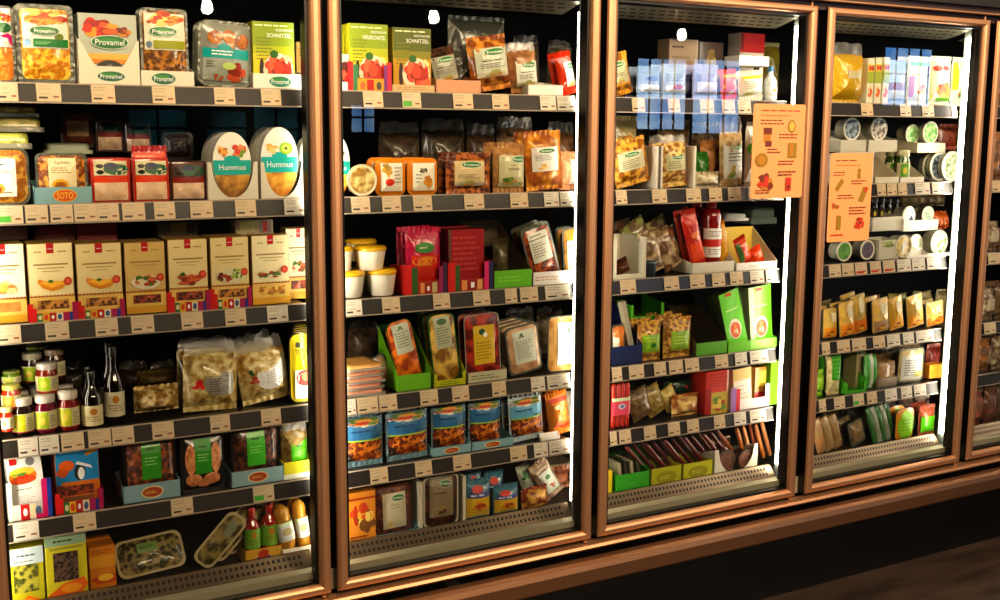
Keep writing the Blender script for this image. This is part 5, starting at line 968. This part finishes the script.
put(carton, 'food_carton', 'food carton', 734, 752, 367, 'cream and white carton in red and violet tray', dy=.026, d=.05, zadd=.002, roll=-5, col='ece0d0', arts=[('r', 0, .7, 1, 1, c('e0c078')), ('ln', .1, .2, .8, .6, 4, c('c8b8b0')), ('r', .0, .0, .25, .4, c('d03020'))], back=2)
put_tray(731, 769, 386, 'tray with violet post, red middle and white front', 'f0e8e8', dy=.012, cut='post', low=.45, hb=.07, d=.1, arts=[('r', 0, 0, .12, 1, c('a878c8')), ('r', .12, 0, .22, .95, c('d02828')), ('r', .88, 0, 1, 1, c('a8c8f0'))], backcol='b82018')
put(carton, 'food_carton', 'food carton', 755, 766, 367, 'yellow-brown carton at right in the violet post tray', dy=.03, d=.05, zadd=.002, col='a87818', arts=[('r', .3, .5, 1, .9, c('e0c040')), ('r', 0, 0, 1, .35, c('b82018'))])
put(carton, 'food_carton', 'food carton', 769.5, 779, 361, 'lime green carton against the lit door edge', dy=.02, d=.06, col='a0e838', back=1)

ROW = 5
put(carton, 'food_carton', 'food carton', 602, 612, 471, 'yellow carton sliver at left of third door deck', dy=.018, d=.05, col='d8c020', back=1)
put_tray(617, 649, 473, 'bright green tray at left of the deck, third door', '38a820', dy=.012, cut='low', hb=.09, d=.14, backcol='187010', arts=[('ln', .3, .4, .7, .6, 2, c('50c038'))])
for i in range(4): put(carton, 'flat_pack', 'food pack', 621+6*i, 624+6*i, 462, 'dark flat pack leaning in green tray, %s from left' % NUM[i], dy=.022, d=.08, roll=-9, zadd=.004, h=.095, col='383828' if i % 2 else 'a8a080')
put(carton, 'leaf_card', 'food pack', 632, 650, 446, 'bright green card standing at back of the green tray', dy=.10, d=.01, zadd=.003, col='28a018', arts=[('e', .4, .5, .3, .2, c('188010'))])
put_tray(651, 681, 467, 'yellow tray of skewers, left one', 'b8b818', dy=.012, cut='low', hb=.05, d=.13, arts=[('e', .5, .5, .34, .3, c('989810')), ('ln', .3, .4, .7, .6, 2, c('d8d850'))])
put_tray(683, 712, 462, 'yellow tray of skewers, right one', 'c8c818', dy=.012, cut='low', hb=.05, d=.13, arts=[('e', .5, .5, .34, .3, c('a0a010')), ('ln', .3, .4, .7, .6, 2, c('d8d850'))])
put_tray(714, 757, 447, 'white tray with scalloped front and dark round packs', 'e8e4d4', dy=.012, cut='egg', hb=.05, d=.12)
for i in range(2): put(disc, 'dark_round_pack', 'food pack', 717+20*i, 734+20*i, 450, 'dark round pack in white scalloped tray, %s' % ['left', 'right'][i], dy=.018, d=.04, zadd=.004, rim='583828', face=fd('30140c', '704028', None, 40), side='40281c')
put(pouch, 'food_bag', 'food bag', 713, 738, 440, 'crumpled silver and brown bag behind scalloped tray', dy=.07, d=.05, mat=fd('70401c', 'e0c8b0', '30180c', 40), crimp=.006)
n_ = 0
for i in range(20):
    x0 = 652+i*6.2; L_ = ['reddish-brown', 'dark red', 'light brown'][i % 3]
    col_ = ['7a2c18', '601810', 'a8603c'][i % 3] if i < 15 else ['c87838', 'd89058', 'b86028'][i % 3]
    put(sausages, 'long_sausage', 'sausage', x0, x0+3.6, 0, '%s long stick sausage slanting on the deck, number %s of twenty from left' % (L_, i+1) if False else '%s long slanting stick sausage, %s from the %s' % (L_ if i < 15 else 'orange-brown', NUM[i % 10], 'left' if i < 10 else 'middle rightward'), dy=.055+.012*(i % 3), d=.015, roll=-42 if i < 15 else -20, h=.16 if i < 15 else .13, zadd=.012, n=1, col=col_, lab=None, grp='long stick sausages on the deck')

# ---------------------------------------------------------------- FOURTH DOOR
ROW = 0
put(pouch, 'food_bag', 'food bag', 838, 869, 42, 'big yellow bag with clear top at left of fourth door', d=.08, mat=cr('c8a018', .5, 12), head=.035, lab=(.3, .5, .75, .85, 'b8b088'), larts=[], back=0)
CQ = lambda u=0: [('r', 0, .7, 1, .86, c('d8c038')), ('e', .35, .78, .22, .06, c('c84020')), ('e', .75, .78, .18, .06, c('a83020')), ('r', 0, .45, 1, .7, c('98a830')), ('fb', .5, .28, .4, .14, [c('c02c18'), c('e06030'), c('f0d090')], 12, 3)]
for i in range(3): put(carton, 'food_carton', 'food carton', 866+7.6*i, 872.5+7.6*i, 58-.5*i, 'narrow cream carton with red and yellow band, %s of three' % NUM[i], dy=.02, d=.06, col='dcd8c0', arts=CQ(), back=1)
put(pouch, 'food_bag', 'food bag', 889, 908, 60, 'pale blue snack bag, left in fourth door top', dy=.016, d=.04, mat=cr('90b0d8', .3), arts=[('r', .05, .3, .95, .5, c('704070')), ('r', .05, .05, .95, .28, c('c8d0e0'))], back=1)
put(pouch, 'food_bag', 'food bag', 910, 930, 56, 'white bag with orange picture, fourth door top', dy=.016, d=.04, mat=cr('e0e8e4', .3), arts=[('fb', .6, .3, .3, .14, [c('c86820'), c('e8a858')], 8, 3), ('r', .05, .1, .2, .6, c('c060a0')), ('r', .05, .85, .95, .95, c('78c8a0'))], back=1)
put(pouch, 'food_bag', 'food bag', 932, 953, 56, 'white and yellow-green bag with orange prawns picture', dy=.016, d=.04, mat=cr('e4ece4', .3), arts=[('p', [(.04, .05), (.3, .3), (.25, .95), (.04, .95)], c('d8dc30')), ('e', .25, .8, .18, .07, c('c83820')), ('e', .6, .8, .15, .06, c('b04048')), ('fb', .6, .3, .36, .2, [c('e87020'), c('f0b060'), c('d04818')], 14, 3), ('r', .3, .03, .95, .1, c('70b830'))], back=1)
put(pouch, 'food_bag', 'food bag', 954, 966, 57, 'bag with yellow edge against the lit right post', dy=.016, d=.04, mat=cr('e4ece0', .3), arts=[('r', .04, .3, .3, .95, c('d8dc30')), ('fb', .6, .3, .3, .2, [c('e87020'), c('588820')], 8, 3)])

ROW = 1
def dsc(x0, x1, yt, label, dy=.02, yb=None, face=None, rim='ecece0', zadd=.002, arts=(), back=0, d=.045, yaw=0): put(disc, 'round_tub', 'cheese tub', x0, x1, yt, label, dy=dy, d=d, yb=yb, zadd=zadd, rim=rim, face=face, arts=arts, back=back, yaw=yaw)
DF = fd('1c2430', 'a8b8c8', '485868', 40, .4); GF = fd('389838', 'b8e0a0', '68b850', 40, .4); BW = fd('241c18', 'e0d8d0', '706058', 50, .4)
put_tray(840, 866, 140, 'grey-white stacked display tray, upper left, fourth door', 'c8c4b4', dy=.05, cut='low', hb=.07, d=.12, yb=152)
put_tray(868, 897, 140, 'grey-white stacked display tray, upper middle, fourth door', 'd0ccbc', dy=.05, cut='low', hb=.07, d=.12, yb=152)
for i, (x0, x1, f_, l_) in enumerate(((839, 864, DF, 'round tub with dark blue and white lid, upper left'), (868, 889, BW, 'round tub with black and white lid, beside the blue one'))): dsc(x0, x1, 117, l_, dy=.07, yb=141, face=f_, zadd=0)
put_tray(838, 873, 152, 'white display tray mostly behind the second paper notice', 'd8d4c8', dy=.012, cut='low', hb=.09, d=.12)
put_tray(875, 899, 177, 'open white display box, empty with tall sides', 'e0d8c4', dy=.012, cut='low', hb=.11, d=.15, backcol='b8a888', name='display_box')
put_tray(900, 924, 177, 'open white display box holding green jars', 'e4dccc', dy=.012, cut='low', hb=.11, d=.15, backcol='c0b498', name='display_box')
put(jar, 'green_jar', 'jar', 902, 912, 150, 'small jar with green herb label in the white box', dy=.03, d=.04, zadd=.002, body='386020', lab='68a838', lid='c8c8a0', back=1)
put_tray(917, 945, 143, 'white display tray shelf carrying the green round tub', 'e8e0cc', dy=.05, cut='low', hb=.05, d=.12, yb=153)
dsc(920, 940, 121, 'bright green round tub on the upper white tray', dy=.065, yb=144, face=GF, zadd=0)
dsc(908, 916, 124, 'narrow green-edged round tub seen from the side', dy=.09, yb=144, face=GF, zadd=0)
put(pouch, 'food_bag', 'food bag', 942, 960, 124, 'brown-red bag beside the green round tub', dy=.12, d=.04, mat=fd('5c2010', 'a04828', None, 30), yb=150)
for i, (x0, x1) in enumerate(((925, 938), (931, 947), (941, 961))): dsc(x0, x1, 152-i*.5, 'round white-rimmed tub in the right row, %s of three' % NUM[i], dy=.075-.028*i, face=DF if i < 2 else fd('305828', 'e8e0c8', '88a868', 45, .4), d=.024, zadd=0)

ROW = 2
dsc(833, 855, 241, 'round tub with green lid below the second notice, left', dy=.03, face=fd('286028', '68a848', None, 30), rim='f0e8d0')
dsc(857, 877, 240, 'round tub with dark violet lid below the second notice', dy=.03, face=fd('302838', '605068', None, 30), rim='f0e8d0')
put_tray(878, 899, 240, 'pale box with printed herbs beside the violet tub', 'ccc8b4', dy=.02, cut='low', hb=.07, d=.08, arts=[('fb', .5, .8, .45, .18, [c('98a850'), c('707838')], 10, 3)])
dsc(895, 911, 235, 'small olive-yellow round tub with dark spot', dy=.016, face=fd('88700c', 'c8a838', '403008', 35), rim='c8b468')
dsc(908, 922, 234, 'pale green round tub half behind the olive one', dy=.05, face=fd('88a878', 'c8d8b0', None, 35))
put_tray(907, 928, 255, 'low white tray under the pale green tub', 'f0ece4', dy=.008, cut='low', hb=.03, d=.03)
put_tray(928, 951, 253, 'low white tray under the green-white tub', 'f4f0ec', dy=.008, cut='low', hb=.03, d=.12)
dsc(929, 948, 230, 'green-white round tub at right of third shelf', dy=.024, face=fd('68b850', 'f0f4e8', '98d080', 35))
put_tray(872, 902, 217, 'long white box upper level, fourth door', 'd4d0c0', dy=.06, cut='low', hb=.06, d=.12, yb=231)
put_tray(903, 938, 220, 'white box upper level carrying two round tubs', 'f4f0ec', dy=.05, cut='low', hb=.04, d=.12, yb=231)
dsc(900, 917, 206, 'white and navy round tub on the upper box', dy=.06, yb=225, face=fd('e8e8f0', 'f8f8fc', None, 10), zadd=0, arts=[('p', [(.5, .1), (.85, .3), (.7, .5), (.55, .35)], c('303c60'))])
dsc(919, 936, 206, 'pale green lettered round tub on the upper box', dy=.06, yb=224, face=fd('98b8a0', 'd8e8d8', None, 30), zadd=0, arts=[('ln', .25, .35, .75, .65, 3, c('508060'))])
for i in range(3): put(pouch, 'cheese_bag', 'food bag', 938+4*i, 944+4*i, 211, 'orange cheese wedge pack leaning, %s of three' % NUM[i], dy=.07+.03*i, d=.03, roll=-18, mat=cr('c85c10', .4), yb=230, crimp=.004)
for i in range(4): put(jar, 'dark_jar', 'jar', 873+7*i, 879+7*i, 198, 'dark little jar on back row, %s from left, fourth door' % NUM[i], dy=.15, d=.03, yb=222, body='281c18', lid='504848', lab='383430', lab2='403c38')
for i in range(5): put(pouch, 'dark_bag', 'food bag', 903+9*i, 911+9*i, 194, 'reddish-green small bag on back row, %s from left, fourth door' % NUM[i], dy=.19, d=.03, yb=206, mat=fd(['502818', '385020', '7a4418', '5c5818', '6a3018'][i], '887040', None, 30), crimp=.004)

ROW = 3
CH = [(826, 839, 303, 'c8a868', 'e89020', 'pale cheese block with orange base, leftmost'), (843, 857, 300, 'a87838', 'e88c18', 'brown-orange cheese pack behind orange tags'), (857, 871, 297, 'a89858', 'e07c10', 'olive cheese pack with orange base'), (876, 891, 297, 'b8a078', 'a88860', 'upright beige cheese pack standing forward'), (893, 906, 299, 'e0b030', 'e8a830', 'bright yellow cheese block'), (911, 926, 297, 'd8b868', 'f0a020', 'pale yellow cheese block with orange base'), (930, 946, 300, 'd8c898', 'f08818', 'white round-cheese pack at right')]
for x0, x1, yt, a_, b__, lb in CH:
    k_ = int(x0) % 3; put(blister, 'cheese_pack', 'cheese', x0-.5, x1+.8, yt+(0, 5, -4)[k_], lb, dy=(.016, .03, .022)[k_], d=.04, roll=(-7, -2, -10)[k_], tray='clear', rim=.002, r=.006, food=fd(a_, 'e0b850', None, 20), arts=[('r', .05, .03, .95, .36, c(b__)), ('r', .4, .55, .72, .85, c('e8dcb8')), ('fb', .5, .15, .4, .1, [c('a83818'), c('e8c040')], 6, 3)], back=1)
BK = ['4c4c28', '70503c', '8a7c60', '603c30', 'b04818', 'a8a030', '88a080', '78786c', 'a89878', '504838']
for i in range(10): put(pouch, 'cheese_bag', 'food bag', 828+12.2*i, 837+12.2*i, [288, 286, 284, 285, 286, 286, 284, 282, 284, 284][i], '%s piled cheese bag in back row, %s from left' % (['olive', 'brown', 'pale', 'dark red-brown', 'orange-red', 'yellow', 'grey-green', 'grey', 'beige', 'dark'][i], NUM[i]), dy=.085+.012*(i % 2), d=.04, roll=(-9, 4, -6, 3, -9, 4, -4, 5, -4, 3)[i], mat=fd(BK[i], '908050', None, 25), crimp=.005, h=.115)
ROW = 4
put(pouch, 'food_pouch', 'food pouch', 817, 826, 371, 'lime green pouch tip at left of fourth door', dy=.02, d=.04, mat=cr('90c820', .3))
for i in range(3): put(pouch, 'food_pouch', 'food pouch', 829, 842, 353-i, 'crimped cream pouch with green label, %s in its line' % ['front', 'middle', 'rear'][i], dy=.016+.036*i, d=.032, mat=fd('b8a468', 'e8dca8', None, 30), crimp=.006, lab=(.2, .35, .85, .97, '40a820'), larts=[('ln', .1, .1, .9, .9, 5, c('70c840'))])
put_tray(845, 866, 382, 'bright green cut-out tray, empty, fourth door', '50b820', dy=.012, cut='post', low=.25, hb=.13, d=.14, arts=[('r', 0, 0, 1, .25, c('48a820'))], backcol='1c4020')
put(carton, 'food_carton', 'food carton', 853, 862, 350, 'beige carton slice standing in the green tray', dy=.05, d=.06, zadd=.002, col='b8a888')
for i in range(3): put(pouch, 'food_pouch', 'food pouch', 867+3.2*i, 872+3.2*i, 355, 'narrow green and white striped pouch, %s of three' % NUM[i], dy=.016+.01*i, d=.03, roll=-3, mat=cr('e0e8d8' if i % 2 else '48a830', .3), crimp=.004)
put(slab, 'bread_pack', 'bread', 877, 898, 360, 'brown bread pack left of the white label pack', dy=.03, d=.09, h=.09, food=fd('6a4c28', 'a88450', None, 25), wrapm=film('c8b890', .4))
put(blister, 'bread_pack', 'bread', 900, 926, 349, 'tall pack with bright white text label', dy=.016, d=.05, r=.014, roll=2, tray='clear', food=fd('b89850', 'e0d090', None, 25), lab=(.05, .05, .85, .85, 'f6f8f4'), larts=[('ln', .12, .15, .88, .85, 7, c('808888')), ('r', .6, .12, 1, .35, c('d8d068'))], back=1)
for i in range(2): put(blister, 'bread_pack', 'bread', 876+3*i, 925+1*i, 345, ['wide film pack behind the white text label', 'wide brown film pack at the rear of the fifth shelf'][i], dy=.09+.06*i, d=.04, tray='clear', food=fd('503c20', '907850', None, 30))
put(pouch, 'food_bag', 'food bag', 929, 943, 345, 'dark red bag above the orange pack', dy=.07, d=.04, mat=fd('5c1810', 'a04030', None, 30))
put(carton, 'food_carton', 'food carton', 929, 943, 362, 'orange carton at right end of fifth shelf', dy=.018, d=.04, col='f0a030', yb=378, h=.05)
ROW = 5
for i in range(3): put(pouch, 'food_pouch', 'food pouch', 821+8*i, 830+8*i, 415, ['orange-based pouch', 'beige pouch', 'tan pouch'][i]+' leaning left at the deck\'s left end', dy=.018+.012*i, d=.03, roll=-20, mat=fd(['c87838', 'b8a070', 'a88050'][i], 'b89868', None, 25), crimp=.004, h=.13)
put(blister, 'bread_pack', 'bread', 855, 870, 418, 'greyish flatbread stack leaning on the deck', dy=.03, d=.05, roll=-18, tray='clear', food=fd('584428', '988058', None, 30), back=1)
for i in range(5): put(pouch, 'food_pouch', 'food pouch', 876+4.4*i, 880.5+4.4*i, 404, 'slim silver-green slanting pouch, %s of five' % NUM[i], dy=.02+.006*i, d=.02, roll=-22, mat=cr('a8b09c' if i % 2 else '387830', .4), crimp=.004, h=.15)
put(blister, 'food_pack', 'food pack', 897, 915, 409, 'round-topped lime green pack with orange rim', dy=.018, d=.035, r=.022, tray='303020', rim=.002, food=c('e89c20', .3, .5), arts=[('e', .5, .48, .44, .46, c('90d020')), ('ln', .25, .3, .75, .7, 4, c('58a010')), ('r', .25, .05, .75, .15, c('78b818'))], back=1)
put(pouch, 'food_pouch', 'food pouch', 921, 937, 406, 'bright green labelled pouch with red tips at right', dy=.018, d=.035, mat=fd('8a2c18', 'c86848', None, 40), lab=(.08, .05, .92, .7, '68d818'), larts=[('ln', .15, .15, .85, .8, 5, c('409810'))], back=1)
for i in range(3): put(pouch, 'food_bag', 'food bag', 884+17*i, 899+17*i, 398, '%s clear crumpled bag at the back of the fourth door deck' % NUM[i], dy=.10, d=.05, mat=fd('40281c', 'a89080', None, 40))
# ---------------------------------------------------------------- LAST DOOR (sliver)
for r_, L in ((0, [(992, 1010, 45, 'b89050', 'tan bag')]), (1, [(990, 1003, 132, 'd89048', 'orange bag'), (1004, 1020, 140, 'a86838', 'brown bag')]), (2, [(989, 1001, 222, 'c8b898', 'white-brown bag'), (1003, 1020, 230, '886848', 'dull brown bag')]), (3, [(985, 997, 290, 'c8c0a8', 'pale labelled bag'), (999, 1015, 284, '887850', 'olive bag')]), (4, [(981, 993, 340, 'b87818', 'orange-gold bag'), (995, 1012, 336, 'd0c8a8', 'cream bag')]), (5, [(976, 985, 392, 'a03c28', 'reddish bag'), (988, 998, 388, '8c5030', 'red-brown bag'), (1000, 1012, 386, '706050', 'grey-brown bag')])):
    ROW = r_
    for x0, x1, yt, cc, lb in L: put(pouch, 'food_bag', 'food bag', x0, x1, yt, '%s on %s level behind the last door' % (lb, (ORD+['deck'])[r_]), dy=.016, d=.05, mat=fd(cc, '604028', None, 25), lab=(.2, .3, .8, .75, 'a89c80') if r_ in (2, 3) else None, back=1)
def filler(row, specs, dr, dy=.20, hh=.15):
    global ROW
    ROW = row
    for i, (x0, x1, yt, a_, b__) in enumerate(specs):
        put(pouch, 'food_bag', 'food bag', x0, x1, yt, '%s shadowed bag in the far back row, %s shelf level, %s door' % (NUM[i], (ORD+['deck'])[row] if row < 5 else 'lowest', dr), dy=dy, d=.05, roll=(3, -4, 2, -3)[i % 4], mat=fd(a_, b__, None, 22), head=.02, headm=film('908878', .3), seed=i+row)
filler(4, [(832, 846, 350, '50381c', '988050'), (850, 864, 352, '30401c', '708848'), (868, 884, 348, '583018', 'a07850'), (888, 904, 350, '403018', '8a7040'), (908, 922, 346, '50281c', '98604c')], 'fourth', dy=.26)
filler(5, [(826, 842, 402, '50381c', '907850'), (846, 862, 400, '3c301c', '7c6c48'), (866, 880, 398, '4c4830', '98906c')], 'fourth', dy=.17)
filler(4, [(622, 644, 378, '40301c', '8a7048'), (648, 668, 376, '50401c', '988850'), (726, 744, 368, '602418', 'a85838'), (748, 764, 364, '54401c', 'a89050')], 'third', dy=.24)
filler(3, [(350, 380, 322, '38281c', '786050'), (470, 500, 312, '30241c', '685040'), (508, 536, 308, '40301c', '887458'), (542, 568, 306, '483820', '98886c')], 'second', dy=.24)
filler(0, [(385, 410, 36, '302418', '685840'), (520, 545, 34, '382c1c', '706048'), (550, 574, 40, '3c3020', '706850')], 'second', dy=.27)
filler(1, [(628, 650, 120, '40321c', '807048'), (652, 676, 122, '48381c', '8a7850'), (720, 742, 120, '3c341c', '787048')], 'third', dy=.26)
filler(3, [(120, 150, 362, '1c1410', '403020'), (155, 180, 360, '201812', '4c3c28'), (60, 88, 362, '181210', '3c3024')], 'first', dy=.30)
# small nudges that keep neighbouring packs from cutting into each other
for n_, f_ in FIX.items():
    o_ = bpy.data.objects[n_]
    if f_ is None:
        for ch in list(o_.children): bpy.data.objects.remove(ch)
        bpy.data.objects.remove(o_)
    else: o_.location += Vector(f_[:3]); o_.scale = o_.scale*f_[3]
bpy.context.view_layer.update()
for l_, n_ in SHORT:
    if n_ > 16: print('LONG', l_)
